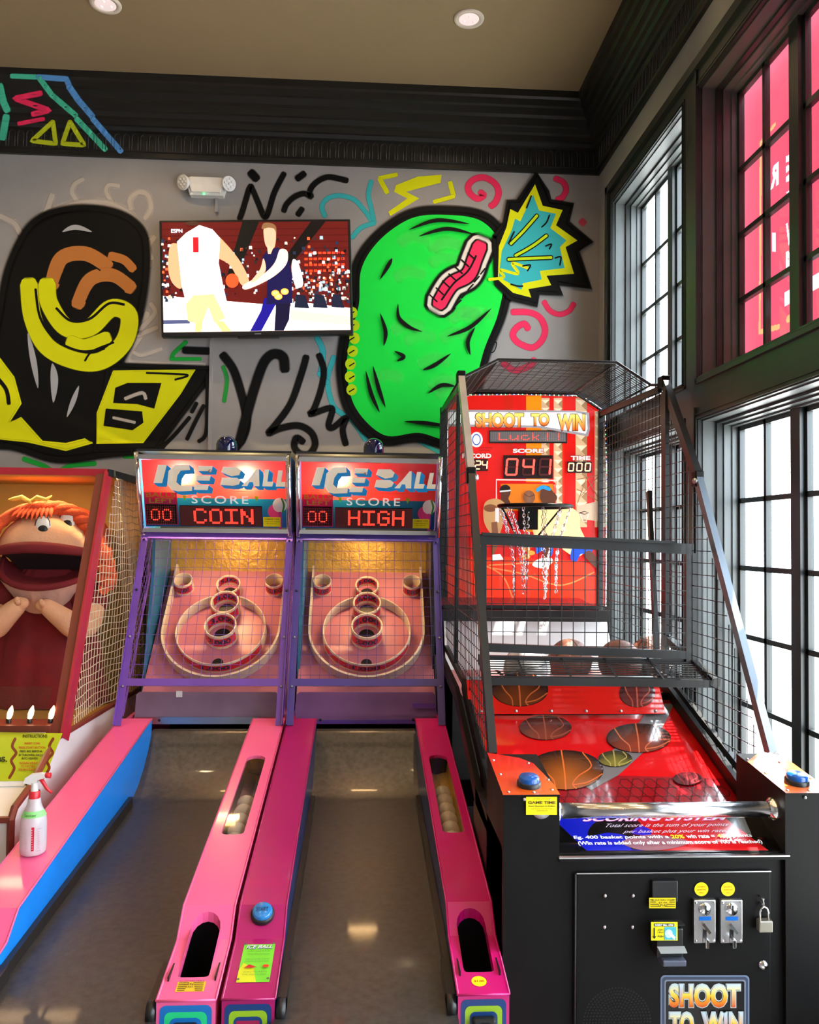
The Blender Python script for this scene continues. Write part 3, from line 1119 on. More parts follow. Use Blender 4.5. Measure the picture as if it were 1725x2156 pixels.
def led(d, text, x0, y0, x1, y1, cols, rows, c0, r0, pitch=6, lit=None, dim=None, sx=1, sy=1, rr=.36):
    """dot-matrix panel; every dot a small square lamp"""
    on = set()
    for i, ch in enumerate(text):
        if ch == ' ':
            continue
        for r, row in enumerate(DOT[ch].split()):
            for c, q in enumerate(row):
                if q == '1':
                    for a in range(sx):
                        for b_ in range(sy):
                            on.add((c0 + i * pitch * sx + c * sx + a, r0 + r * sy + b_))
    for state, m in ((False, dim or M_leddim), (True, lit or M_led)):
        vs, fs = [], []
        for c in range(cols):
            for r in range(rows):
                if ((c, r) in on) != state:
                    continue
                cx, cy = x0 + (c + .5) / cols * (x1 - x0), y1 + (r + .5) / rows * (y0 - y1)
                a, b_ = rr * abs(x1 - x0) / cols, rr * abs(y1 - y0) / rows
                k = len(vs)
                vs += [(cx - a, cy), (cx - a * .7, cy - b_ * .7), (cx, cy - b_), (cx + a * .7, cy - b_ * .7), (cx + a, cy), (cx + a * .7, cy + b_ * .7), (cx, cy + b_), (cx - a * .7, cy + b_ * .7)]
                fs.append(tuple(range(k, k + 8)))
        if vs:
            d.put(vs, fs, (1, 1, 1), m)


M_lane = mat('worn_lane_metal', (.085, .085, .087), .42, metal=.7, var=.22, scale=40, bump=.06, bscale=160, coat=.12, rvar=.3)
M_rubber = mat('black_bumper_rubber', (.012, .012, .012), .35)
M_purple = mat('purple_enamel', (.16, .06, .38), .35, var=.1)
M_purple2 = mat('indigo_enamel', (.075, .045, .26), .35, var=.1)
M_boardpink = mat('pink_playfield_laminate', (.50, .17, .24), .35, var=.1, scale=5)
M_cream = mat('cream_ring_plastic', (.72, .60, .44), .4, var=.08)
M_redband = mat('red_ring_band', (.62, .02, .05), .4)
M_gold = mat('gold_hammered_sheet', (.66, .42, .09), .35, metal=.35, bump=.5, bscale=45, var=.15)
M_teal = mat('teal_side_panel', (.03, .16, .30), .4)
M_mauve = mat('mauve_guard_sheet', (.22, .13, .20), .35, var=.1)
M_violet = mat('violet_guard_sheet', (.26, .10, .28), .35, var=.1)
M_rosemirror = mat('pink_side_laminate', (.42, .14, .24), .4)
M_hole = mat('dark_opening', (.006, .006, .007), .4)
M_balls = mat('cream_alley_ball', (.55, .49, .38), .3)
M_dome = mat('blue_beacon_plastic', (.003, .006, .06), .06, coat=1., trans=.0)
M_back = print_mat('backlit_translucent', .22, coat=.8, transl=.6)
M_backL = print_mat('backlit_lettering', .22, coat=.8, transl=.5, es=.75)
M_bulb = mat('warm_bulb', (1, .8, .5), .3, emit=(1, .62, .25), es=60)
M_btnblue = mat('blue_push_button', (.01, .20, .55), .25, coat=.5)
M_screw = mat('screw_head', (.35, .34, .33), .35, metal=.8)

ZT = [(2.24, .475), (2.48, .517), (2.56, .582), (4.10, .812)]   # rail top profile (y, z)


def ztop(y):
    for (a, p), (b_, q) in zip(ZT, ZT[1:]):
        if y <= b_:
            return p + (q - p) * (y - a) / (b_ - a)
    return ZT[-1][1] + (y - ZT[-1][0]) * .15


LN = [(2.17, .418), (3.68, .505), (3.78, .520), (3.88, .556), (3.97, .61), (4.05, .68), (4.10, .735), (4.125, .752), (4.15, .745)]


def ice_ball(cx, W, rail_mats, blue, cage, guard, word, labels, ring_txt, side):
    wi = .245
    wo = W / 2
    X = cx
    root = empty('ice_ball_alley', (cx, 2.24, 0), labels, 'arcade game', 'ice ball alleys side by side')
    T = (cx, 0, 0)

    # lane
    b = MB(T)
    vs = []
    for y, z in LN:
        vs += [(-wi, y, z), (wi, y, z)]
    n = len(LN)
    b.add(vs, [(2 * i, 2 * i + 1, 2 * i + 3, 2 * i + 2) for i in range(n - 1)], M_lane, True)
    b.box(-wi, wi, 2.165, 2.20, .0, .416, M_lane)
    b.box(-wi, wi, 4.12, 4.15, .3, .75, M_lane)
    lane = b.build('lane', root)
    b = MB(T)
    b.box(-wi, wi, 2.160, 2.195, .405, .421, M_steel)
    ed = b.build('front_strip', root)
    for k in range(4):
        b = MB(T)
        b.ball((-.19 + k * .127, 2.178, .422), .006, M_screw, 8, sc=(1, 1, .5))
        b.build('bolt', ed)
    for s in (-1, 1):
        b = MB(T)
        pts = [(s * (wi - .011), y, ztop(0) * 0 + z) for y, z in ((2.27, .448), (3.68, .53))]
        b.bar((s * (wi - .010), 2.27, .438), (s * (wi - .010), 3.72, .53), .018, .044, M_rubber)
        b.bar((s * (wi - .016), 2.26, .432), (s * (wi - .016), 2.44, .447), .024, .06, M_rubber)
        b.lathe([(.001, -.012), (.03, -.012), (.03, .012), (.001, .012)], (s * (wi - .016), 2.265, .433), (1, 0, 0), M_rubber, n=18)
        b.build('bumper', root)

    # rails
    for s in (-1, 1):
        m = rail_mats[s]
        xa, xb = (wi, wo) if s > 0 else (-wo, -wi)
        b = MB(T)
        ys = [y for y, z in ZT]
        # side faces
        for x, mm in ((xa, m), (xb, m)):
            mm = blue if (x == wi or x == -wi) else m
            poly = [(x, ZT[0][0], 0)] + [(x, y, z) for y, z in ZT] + [(x, ZT[-1][0], 0)]
            tris = geometry.tessellate_polygon([[V(p) for p in poly]])
            b.add(poly, tris, mm)
        b.quad((xa, ZT[0][0], 0), (xb, ZT[0][0], 0), (xb, ZT[0][0], .475), (xa, ZT[0][0], .475), m)
        b.quad((xa, 4.10, 0), (xb, 4.10, 0), (xb, 4.10, .81), (xa, 4.10, .81), m)
        # top with openings
        outer = [(xa, ys[0]), (xb, ys[0]), (xb, ys[-1]), (xa, ys[-1])]
        holes = []
        xc = (xa + xb) / 2
        if s > 0:
            r1, r2 = .043, .040

            def stad(ya, yb, rx, rb, k=8):
                p = []
                for i in range(k + 1):
                    a = PI * i / k
                    p.append((xc + rx * math.cos(a), yb - rx * .9 + rx * .9 * math.sin(a)))
                for i in range(k + 1):
                    a = PI + PI * i / k
                    c_, s_ = math.cos(a), math.sin(a)
                    q = lambda t: math.copysign(abs(t) ** (rb), t)
                    p.append((xc + rx * q(c_), ya + .02 + .02 * q(s_)))
                return p
            holes = [stad(2.325, 2.545, r1, .35), stad(2.98, 3.66, r2, .8)]
        pl = [[V((*p, 0)) for p in outer]] + [[V((*p, 0)) for p in h] for h in holes]
        tris = geometry.tessellate_polygon(pl)
        allp = [p for l in pl for p in l]
        bm = bmesh.new()
        bv = [bm.verts.new(p) for p in allp]
        for t in tris:
            try:
                bm.faces.new([bv[i] for i in t])
            except ValueError:
                pass
        for yy in ys[1:-1]:
            bmesh.ops.bisect_plane(bm, geom=bm.verts[:] + bm.edges[:] + bm.faces[:], plane_co=(0, yy, 0), plane_no=(0, 1, 0))
        bm.verts.index_update()
        b.add([(v.co.x, v.co.y, ztop(v.co.y)) for v in bm.verts], [[v.index for v in f.verts] for f in bm.faces], m)
        bm.free()
        # rounded edge lips
        for x in (xa, xb):
            b.tube([(x, y, z - .001) for y, z in ZT], .0035, m, n=6)
        b.tube([(xa, 2.24, .474), (xb, 2.24, .474)], .0035, m, n=6)
        for h in holes:
            k = len(h)
            deep = .03 if h is holes[0] else .014
            vs = [(x, y, ztop(y)) for x, y in h] + [(x, y, ztop(y) - deep) for x, y in h]
            b.add(vs, [(i, (i + 1) % k, (i + 1) % k + k, i + k) for i in range(k)], m)
        rl = b.build('side_rail', root)
        if s > 0:
            b = MB(T)                                  # ball return well
            b.box(xa + .014, xb - .014, 2.31, 2.57, .34, .345, M_hole)
            b.box(xa + .012, xa + .016, 2.31, 2.57, .34, .50, M_hole)
            b.box(xb - .016, xb - .012, 2.31, 2.57, .34, .50, M_hole)
            b.box(xa + .014, xb - .014, 2.575, 2.58, .34, .56, M_hole)
            b.box(xa + .014, xb - .014, 2.305, 2.31, .34, .47, M_hole)
            b.build('ball_return', rl)
            b = MB(T)                                  # ball track under the window
            yy = [(2.93, ztop(2.93) - .095), (3.70, ztop(3.70) - .105)]
            for a0_, (dx0, dz0), (dx1, dz1) in ((0, (-.052, .085), (-.044, .012)), (1, (-.044, .012), (0, 0)), (2, (0, 0), (.044, .012)), (3, (.044, .012), (.052, .085))):
                b.quad((xc + dx0, yy[0][0], yy[0][1] + dz0), (xc + dx1, yy[0][0], yy[0][1] + dz1), (xc + dx1, yy[1][0], yy[1][1] + dz1), (xc + dx0, yy[1][0], yy[1][1] + dz0), M_gold if side else M_steel)
            b.quad((xc - .055, yy[0][0], yy[0][1]), (xc + .055, yy[0][0], yy[0][1]), (xc + .055, yy[0][0], yy[0][1] + .09), (xc - .055, yy[0][0], yy[0][1] + .09), M_hole)
            b.quad((xc - .055, yy[1][0], yy[1][1]), (xc + .055, yy[1][0], yy[1][1]), (xc + .055, yy[1][0], yy[1][1] + .1), (xc - .055, yy[1][0], yy[1][1] + .1), M_hole)
            b.build('ball_track', rl)
            h = holes[1]
            b = MB(T)
            k = len(h)
            b.add([(x, y, ztop(y) - .006) for x, y in h], [tuple(range(k))], M_plexi)
            b.build('ball_window', rl)
        # front face panel
        b = MB(T)
        d = Decal(b, lambda u, v: (xa + (xb - xa) * u, 2.24, v), WN, M_ink, step=.0006)
        BL, G = L(20, 60, 120), L(150, 190, 30)
        if s > 0 and not side:
            BL, G = L(20, 110, 190), L(30, 205, 130)

        def rrect(x0, y0, x1, y1, col, r=.1, ry=.016):
            p = []
            for qx, qy, a0_ in ((x1 - r, y1 - ry, 0), (x0 + r, y1 - ry, PI / 2), (x0 + r, y0 + ry, PI), (x1 - r, y0 + ry, 3 * PI / 2)):
                for i in range(5):
                    a = a0_ + PI / 2 * i / 4
                    p.append((qx + r * math.cos(a), qy + ry * math.sin(a)))
            d.poly(p, col)
        rrect(.06, .02, .94, .462, BL)
        rrect(.14, .05, .86, .445, G)
        rrect(.23, .08, .77, .43, BL)
        if s < 0:
            rrect(.28, .10, .72, .42, L(165, 25, 75), .03, .004)
        fp = b.build('front_decal', rl)
        if s > 0:
            b = MB(T)
            b.rbox(xc, 2.228, .30, .062, .026, .24, .006, M_black)
            b.rbox(xc + .004, 2.214, .385, .028, .01, .05, .003, M_black)
            d = Decal(b, lambda u, v: (xc + u, 2.209, v), WN, mat('amber_coin_insert', (.3, .1, .01), .3, emit=(1, .35, .05), es=.8) if not side else M_ink, step=.0006)
            if side:
                d.rect(-.012, .36, .016, .41, L(30, 30, 15))
                d.stroke([(-.008, .405), (.012, .366)], .003, L(210, 210, 60), smooth=False)
            else:
                d.text('25', -.009, .392, .011, .406, (1, 1, 1), bold=.02)
            b.build('coin_slot', rl)
        else:
            for q in (.16, .86):
                b = MB(T)
                b.ball((xa + (xb - xa) * q, 2.237, .405), .006, M_screw, 8)
                b.build('screw', fp)

    def top(u, v):                                    # (x local to machine, y) -> on rail top
        return (u, v, ztop(v))

    # stickers and buttons on the rails, taken from the rail they lie on
    if side:                                            # right-hand machine
        xl = -(wi + wo) / 2
        bt = empty_part('start_button', root)
        b = MB(T)
        b.lathe([(.001, .004), (.034, .004), (.036, 0), (.036, -.01)], (xl + .0, 2.535, ztop(2.535) + .006), (0, -.45, .9), M_black, n=24)
        b.lathe([(.001, .016), (.026, .016), (.030, .012), (.030, .0)], (xl + .0, 2.535, ztop(2.535) + .006), (0, -.45, .9), M_btnblue, n=24)
        nn = V((0, -.45, .9)).normalized()
        pp = V((xl, 2.535, ztop(2.535) + .006)) + nn * .0165
        d = Decal(b, lambda u, v: pp + V((u, 0, 0)) + V((0, .9, .45)) * v, nn, M_ink)
        d.text('START', -.018, -.007, .018, .007, L(10, 40, 80), bold=.01)
        b.build('start_button', root)
        b = MB(T)
        d = Decal(b, top, (0, -.2, 1), M_ink, step=.0005)
        x0, x1, y0, y1 = xl - .042, xl + .048, 2.300, 2.455
        U = lambda q: x0 + (x1 - x0) * q
        Wv = lambda q: y0 + (y1 - y0) * q
        d.rect(x0, y0, x1, y1, L(120, 215, 50))
        d.poly([(U(0), Wv(0)), (U(.6), Wv(0)), (U(.45), Wv(.35)), (U(.1), Wv(.5)), (U(0), Wv(.3))], L(215, 220, 40))
        d.text('ICE BALL', U(.12), Wv(.86), U(.95), Wv(.96), L(20, 60, 110), bold=.03, shear=.3)
        d.text('ICE BALL', U(.11), Wv(.87), U(.94), Wv(.97), L(235, 240, 240), bold=.02, shear=.3)
        for q, t in ((.78, '1 INSERT COINS TO START'), (.70, '2 ROLL BALLS UP ALLEY'), (.56, '3 BALLS SCORE POINTS'), (.50, 'SHOWN ON EACH RING'), (.22, 'WIN TICKETS'), (.15, 'FOR HIGH SCORES')):
            d.text(t, U(.15), Wv(q), U(.88), Wv(q + .028), L(60, 130, 60))
        d.poly([(U(.15), Wv(.33)), (U(.3), Wv(.42)), (U(.55), Wv(.35)), (U(.4), Wv(.33))], L(200, 40, 40))
        d.ell(U(.82), Wv(.37), .009, .006, L(220, 60, 30))
        for q in (.05, .95):
            for r_ in (.04, .96):
                d.ell(U(q), Wv(r_), .004, .004, L(90, 90, 90))
        b.build('instruction_plate', root)
        b = MB(T)
        d = Decal(b, top, (0, -.2, 1), M_ink, step=.0005)
        xr = (wi + wo) / 2
        d.ell(xr - .006, 2.288, .021, .020, L(245, 225, 30))
        d.text('$1.00', xr - .020, 2.283, xr + .008, 2.292, L(190, 90, 10), bold=.03)
        b.build('price_sticker', root)
    else:
        b = MB(T)
        d = Decal(b, top, (0, -.2, 1), M_ink, step=.0005)
        xr = (wi + wo) / 2
        d.rect(xr - .036, 2.270, xr + .040, 2.307, L(235, 200, 40))
        for q in range(5):
            d.stroke([(xr - .032, 2.274 + q * .006), (xr - .012 + q * .002, 2.274 + q * .006)], .0022, L(60, 30, 10), smooth=False, cap=False)
            d.stroke([(xr + .016 - q * .002, 2.274 + q * .006), (xr + .036, 2.274 + q * .006)], .0022, L(60, 30, 10), smooth=False, cap=False)
        d.text('QUARTERS ONLY', xr - .032, 2.300, xr + .036, 2.305, L(60, 30, 10), bold=.02)
        d.text('25¢', xr - .008, 2.286, xr + .010, 2.294, L(60, 30, 10), bold=.02)
        d.text('1 PLAY', xr - .008, 2.276, xr + .010, 2.283, L(60, 30, 10), bold=.02)
        b.build('coin_sticker', root)

    # body of the upper cabinet
    wc = wo - .012
    b = MB(T)
    for s in (-1, 1):
        b.box(s * wc, s * (wc - .018), 4.10, 5.05, .0, .80, rail_mats[s])
    b.box(-wc, wc, 5.03, 5.05, 0, 2.0, M_black)
    b.box(-wc, wc, 4.14, 4.16, 0, .73, M_black)
    b.build('base_cabinet', root)
    for s in (-1, 1):
        b = MB(T)
        poly = [(s * wc, 4.42, .80), (s * wc, 5.03, .80), (s * wc, 5.03, 2.0), (s * wc, 4.62, 2.0), (s * wc, 4.60, 1.5)]
        b.prism(poly, (-s * .016, 0, 0), M_teal if s < 0 else (M_rosemirror if not side else M_black))
        b.build('side_panel', root)
    b = MB(T); b.box(-wc + .016, wc - .016, 4.985, 4.995, 1.42, 1.98, M_gold); b.build('back_panel', root)
    # guard sheet
    b = MB(T)
    g0 = 4.19
    pts = [(-.355, g0, .765), (.355, g0, .765), (.355, g0 + .03, .905), (.34, g0 + .033, .918), (-.34, g0 + .033, .918), (-.355, g0 + .03, .905)]
    b.prism(pts, (0, .006, 0), guard)
    if side:
        b.box(.235, .35, g0 - .006, g0 - .001, .845, .87, M_purple)
        b.box(-.355, .355, g0 - .005, g0, .765, .785, M_purple)
    else:
        b.box(-.355, .355, g0 - .005, g0, .765, .80, M_steel)
        b.box(-.155, -.125, g0 + .018, g0 + .024, .895, .925, M_white)
    gs = b.build('ball_guard', root)
    for q in (-.23, .24):
        b = MB(T)
        b.ball((q, g0 - .003, .785), .008, M_black, 8)
        b.build('screw', gs)

    # playfield board
    P0, P1 = V((0, 4.38, .905)), V((0, 4.965, 1.50))
    Vd = (P1 - P0).normalized()
    Nn = V((0, -Vd.z, Vd.y))
    Lb = (P1 - P0).length
    BP = lambda u, v, h=0: P0 + V((u, 0, 0)) + Vd * v + Nn * h
    b = MB(T)
    b.prism([BP(-.365, -.05, 0), BP(.365, -.05, 0), BP(.365, Lb, 0), BP(-.365, Lb, 0)], -Nn * .015, M_boardpink)
    pf = b.build('playfield', root)
    b = MB(T)                                           # lower apron
    b.prism([(-.365, 4.23, .80), (.365, 4.23, .80), (.365, 4.35, .872), (-.365, 4.35, .872)], (0, .01, -.01), M_purple)
    b.build('apron', root)
    # U-shaped wall
    b = MB(T)
    path = [(-.325, Lb - .01)] + [(-.325, v) for v in (.70, .60, .50, .40)]
    RU = .325
    for i in range(1, 24):
        a = PI + PI * i / 24
        path.append((RU * math.cos(a), .37 + .34 * math.sin(a)))
    path += [(.325, v) for v in (.40, .50, .60, .70)] + [(.325, Lb - .01)]
    H = .065
    vs = []
    for u, v in path:
        q = .965
        vs += [BP(u, v, 0), BP(u, v, H), BP(u * q, .37 + (v - .37) * q if v < .37 else v, H), BP(u * q, .37 + (v - .37) * q if v < .37 else v, 0)]
    k = len(path)
    fs = []
    for i in range(k - 1):
        for j in range(3):
            fs.append((4 * i + j, 4 * i + j + 1, 4 * i + j + 5, 4 * i + j + 4))
    b.add(vs, fs, M_cream, False)
    b.build('curved_wall', root)

    def LASTRING(root, name):
        return [o_ for o_ in COL.objects if o_.parent == root and o_.name.split('.')[0] == name][-1]

    def ring(u, v, R, H, th, txt_out, txt_in, name='target_ring', band=True):
        b = MB(T)
        o = BP(u, v, 0)
        g0_, g1_ = (PI / 2 + .34, PI / 2 - .34 + 2 * PI) if R > .15 else (0, 2 * PI)
        b.lathe([(R, 0), (R, H - .004), (R - .003, H), (R - th + .003, H), (R - th, H - .004), (R - th, 0)], o, Nn, M_cream, n=64, ref=(1, 0, 0), a0=g0_, a1=g1_)
        if band:
            a0, a1 = (PI * 1.12, PI * 1.88)
            sgn = Nn.cross(V((1, 0, 0))).dot(Vd)
            if sgn < 0:
                a0, a1 = PI - a1 + PI * 0 , PI - a0
                a0, a1 = -PI * 1.88, -PI * 1.12
            b.lathe([(R + .001, H * .22), (R + .001, H * .82)], o, Nn, M_redband, n=30, a0=a0, a1=a1, ref=(1, 0, 0))
        if txt_in:
            b.lathe([(R - th - .001, H * .25), (R - th - .001, H * .85)], o, Nn, M_redband, n=30, a0=PI * .1 if sgn > 0 else -PI * .1, a1=PI * .9 if sgn > 0 else -PI * .9, ref=(1, 0, 0))
        b.build(name, root)
        pr = MB(T)
        rg_ = LASTRING(root, name)
        col = L(25, 50, 85)
        if txt_out:
            wdt = .62 if R > .15 else 1.5
            def F(x, y):
                a = -PI / 2 + (x - .5) * wdt
                return BP(u + (R + .001) * math.cos(a), v + (R + .001) * math.sin(a), H * (.22 + .60 * y))
            vs, fs = glyphs(txt_out, .03)
            pr.col = col
            pr.add([V(F(x, .12 + y * .76)) + (V(F(x, y)) - BP(u, v, 0)).normalized() * .001 for x, y in vs], fs, M_ink)
            pr.build('outer_numbers', rg_)
        if txt_in:
            def F2(x, y):
                a = PI / 2 - (x - .5) * 1.9
                rr = R - th - .002
                return BP(u + rr * math.cos(a), v + rr * math.sin(a), H * (.25 + .6 * (.12 + .76 * y)))
            vs, fs = glyphs(txt_in, .03)
            pr = MB(T)
            pr.col = col
            pr.add([F2(x, y) for x, y in vs], fs, M_ink)
            pr.build('inner_numbers', rg_)

    # centre positions measured on the board
    ring(.0, .345, .245, .075, .008, '1,000', None)
    ring(.0, .345, .088, .105, .009, ring_txt[0], ring_txt[1])
    ring(.0, .520, .080, .095, .008, None, ring_txt[2])
    ring(.0, .665, .070, .08, .008, None, ring_txt[3])
    for s in (-1, 1):
        ring(s * .262, .69, .054, .085, .007, ring_txt[4], None)
    # pockets under the rings
    for u, v, r in ((0, .355, .045), (0, .535, .045), (0, .665, .04), (-.262, .69, .03), (.262, .69, .03), (0, .165, .03)):
        b = MB(T)
        b.lathe([(.001, .001), (r, .001)], BP(u, v, 0), Nn, M_hole, n=20)
        b.build('pocket', pf)

    # cage
    FA = lambda x, t: (x, 4.0 + .44 * t, .80 + .95 * t)
    for s in (-1, 1):
        b = MB(T)
        b.bar(FA(s * (wo - .018), 0), FA(s * (wo - .018), 1), .034, .006, cage, up=(0, -1, .4))
        b.bar(FA(s * (wo - .003), 0), (s * (wo - .003), 4.465, 1.76), .004, .045, cage, up=(0, 1, -.4))
        lg = b.build('cage_leg', root)
        for t in (.18, .42, .66, .93):
            p = FA(s * (wo - .018), t)
            b = MB(T)
            b.ball((p[0], p[1] - .006, p[2] + .002), .007, M_black if t > .5 else M_screw, 8)
            b.build('screw', lg)
    for t, h in ((.20, .036), (.965, .06)):
        b = MB(T)
        b.bar(FA(-wo + .035, t), FA(wo - .035, t), h * .2, h, cage, up=(0, .42, .9))
        b.build('cage_crossbar', root)
    b = MB(T)
    scan_grid([(-wo + .035, .21), (wo - .035, .21), (wo - .035, .96), (-wo + .035, .96)], lambda u, t: (u, 4.004 + .44 * t, .80 + .95 * t), b, .0468, .0495, .0014, cage)
    b.build('cage_mesh', root)
    for s in (-1, 1):
        b = MB(T)
        F = lambda u, v: (s * (wo - .006), u, v)
        poly = [(4.02, .82), (4.13, .82), (4.60, 1.5), (4.60, 1.75), (4.45, 1.75)]
        # diagonal diamond mesh
        F2 = lambda p, q: (s * (wo - .006), (p - q) * .7071 + 4.0, (p + q) * .7071)
        pol2 = [((y - 4.0 + z) * .7071, (z - y + 4.0) * .7071) for y, z in poly]
        scan_grid(pol2, F2, b, .040, .040, .0013, cage)
        b.bar((s * (wo - .006), 4.13, .82), (s * (wo - .006), 4.60, 1.5), .004, .02, cage)
        b.build('side_mesh', root)

    # marquee box
    FB, FT = V((0, 4.385, 1.755)), V((0, 4.262, 2.095))
    b = MB(T)
    hw = wo - .004
    poly = lambda s, i: [(s * (hw - i), 4.40, 1.735), (s * (hw - i), 4.72, 1.735), (s * (hw - i), 4.72, 2.12), (s * (hw - i), 4.268, 2.12)]
    for s in (-1, 1):
        b.prism(poly(s, 0), (-s * .012, 0, 0), mat('blue_marquee_side', (.02, .12, .45), .35) if not side else M_purple2)
    b.box(-hw, hw, 4.27, 4.72, 2.14, 2.152, M_black)
    b.box(-hw, hw, 4.71, 4.72, 1.735, 2.12, M_black)
    b.box(-hw, hw, 4.40, 4.72, 1.735, 1.745, M_black)
    hd = b.build('marquee_box', root)
    UP = (FT - FB)
    NF = V((0, -UP.z, UP.y)).normalized() * 1
    if NF.y > 0:
        NF = -NF
    b = MB(T)
    pw = hw - .028
    Fm = lambda u, v: FB + V((-pw + 2 * pw * u, 0, 0)) + UP * v
    d = Decal(b, Fm, NF, M_back, step=.00012, start=.0)
    RED, ORG2, TL = (.62, .035, .03, 1), L(240, 60, 40), L(8, 75, 110)
    d.grad(0, .44, 1, 1, RED, (.66, .03, .05, 1))
    d.grad(0, 0, 1, .44, L(20, 50, 110), TL)
    for q in range(7):
        d.rect(.06 + q * .035, .52, .062 + q * .035, .64, L(190, 140, 40))
        d.rect(.62 + q * .05, .52, .622 + q * .05, .86, L(225, 80, 70))
    for q in range(4):
        d.rect(.04, .53 + q * .035, .34, .534 + q * .035, L(190, 140, 40))
        d.rect(.55, .55 + q * .07, .98, .554 + q * .07, L(225, 80, 70))

    def block(pts, depth=(.030, -.055)):
        ext = [(x + depth[0], y + depth[1]) for x, y in pts]
        d.poly(ext, L(15, 30, 60))
        for i in range(len(pts)):
            a, c = pts[i], pts[(i + 1) % len(pts)]
            d.poly([a, c, (c[0] + depth[0], c[1] + depth[1]), (a[0] + depth[0], a[1] + depth[1])], L(20, 130, 190), M_backL)
        d.poly(pts, L(235, 215, 185), M_backL)
    # slanted block letters, printed on the marquee
    block([(.075, .66), (.115, .93), (.175, .93), (.135, .66)])
    block([(.20, .56), (.17, .64), (.185, .84), (.23, .93), (.33, .94), (.335, .86), (.27, .85), (.245, .78), (.235, .68), (.26, .63), (.345, .63), (.34, .55), (.24, .54)])
    for yy in (.85, .71, .57):
        block([(.355 + (yy - .57) * .12, yy), (.36 + (yy - .57) * .12, yy + .075), (.46 + (yy - .57) * .12, yy + .075), (.45 + (yy - .57) * .12, yy)])
    block([(.55, .84), (.565, .92), (.66, .92), (.69, .87), (.675, .80), (.62, .78)])
    block([(.54, .65), (.555, .76), (.66, .76), (.685, .72), (.67, .66), (.63, .64)])
    block([(.69, .64), (.745, .76), (.80, .90), (.815, .90), (.815, .64), (.775, .64), (.77, .70), (.745, .70), (.73, .64)])
    block([(.835, .64), (.855, .89), (.885, .89), (.872, .71), (.915, .71), (.905, .64)])
    block([(.93, .64), (.95, .88), (.98, .88), (.968, .71), (.998, .71), (.995, .64)], (.0, -.03))
    # ball return of the lower band
    d.rect(.005, .04, .235, .53, L(190, 25, 80))
    d.rect(.013, .05, .227, .35, L(30, 10, 25))
    d.text('BALLS', .02, .455, .225, .53, L(170, 150, 40), bold=.015)
    d.text('LEFT', .04, .37, .21, .44, L(170, 150, 40), bold=.015)
    d.poly([(.27, .49), (.305, .49), (.287, .41)], L(130, 200, 40))
    d.poly([(.775, .49), (.81, .49), (.792, .41)], L(130, 200, 40))
    d.text('SCORE', .335, .37, .735, .49, L(215, 215, 210), M_backL, bold=.01, spacing=1.3)
    d.rect(.25, .035, .83, .34, L(40, 5, 8))
    d.ell(.92, .26, .05, .11, L(225, 60, 120))
    d.ell(.955, .36, .05, .11, L(235, 225, 215))
    d.stroke([(.955, .25), (.96, .12), (.955, .0)], .02, L(200, 60, 130))
    d.stroke([(1 - .03, .46), (.985, .36), (.975, .25)], .014, L(60, 140, 60))
    d.rect(.835, .03, .96, .175, L(240, 220, 30))
    d.text('COMBINE YOUR', .845, .135, .95, .155, L(90, 80, 20), bold=.02)
    d.text('TICKETS WITH FRIENDS', .845, .10, .95, .115, L(90, 80, 20))
    d.text('SEE ATTENDANT', .86, .07, .935, .082, L(90, 80, 20))
    mp = b.build('marquee_panel', hd)
    b = MB(T)
    d = Decal(b, Fm, NF, M_ink, step=.0004, start=.022)
    d.rect(.25, .035, .83, .34, L(35, 4, 6), M_ledb)
    led(d, word, .255, .04, .825, .335, 62, 18, 10, 2, pitch=6, sx=2, sy=2, rr=.42)
    led(d, '00', .02, .06, .22, .34, 15, 11, 2, 2)
    b.build('score_display', hd)
    b = MB(T)
    b.ball(Fm(.475, .86) + NF * .018, .009, M_screw, 10)
    b.build('lock_screw', hd)
    # chrome edging
    b = MB(T)
    e = NF * .018
    b.bar(Fm(-.02, 1.055) + e, Fm(1.02, 1.055) + e, .02, .024, M_chrome)
    b.bar(Fm(-.02, -.04) + e, Fm(1.02, -.04) + e, .02, .022, M_chrome)
    for q in (-.024, 1.024):
        b.tube([Fm(q, -.10) + e, Fm(q, 1.12) + e], .012, M_chrome, n=8)
        b.tube([Fm(q, -.10) + e, Fm(q, -.09) + V((0, .12, -.01))], .008, M_chrome, n=8)
    b.build('chrome_trim', hd)
    # inner bulbs behind the translucent marquee
    b = MB(T)
    bl_ = [(.28, .78), (.72, .76)] if not side else [(.28, .78)]
    for q, v in bl_:
        b = MB(T)
        c_ = V(Fm(q, v)) - NF * .045
        b.ball(c_, .013, M_black, 10)
        b.build('bulb_socket', hd)
        add_light('marquee_bulb_or_fill', 'POINT', c_ + V(T) + NF * .022, 30.0, (1, .78, .34), .008)
    c_ = V(Fm(.6, .5)) - NF * .12
    add_light('marquee_bulb_or_fill', 'POINT', c_ + V(T), 1.2, (1, .75, .45), .05)  # added diffuse fill light inside the box, no bulb of its own
    # lamp over the playfield
    b = MB(T)
    b.tube([(-.06, 4.56, 1.72), (.06, 4.56, 1.72)], .014, mat('warm_tube_lamp', (1, .8, .5), .3, emit=(1, .58, .2), es=40), n=10)
    b.build('playfield_lamp', root)
    add_light('playfield_lamp', 'AREA', (cx, 4.58, 1.70), 3.0, (1, .60, .26), .16, (0, .1, -1), .05)
    # beacon
    b = MB(T)
    bx = .02 if not side else .0
    bx = .025
    b.lathe([(.064, .0), (.064, .02), (.056, .025)], (bx, 4.50, 2.122), (0, 0, 1), M_black, n=28)
    b.build('beacon_base', root)
    b = MB(T)
    b.lathe([(.056, .022), (.057, .06), (.056, .085), (.050, .105), (.037, .122), (.02, .131), (.001, .134)], (bx, 4.50, 2.122), (0, 0, 1), M_dome, n=28)
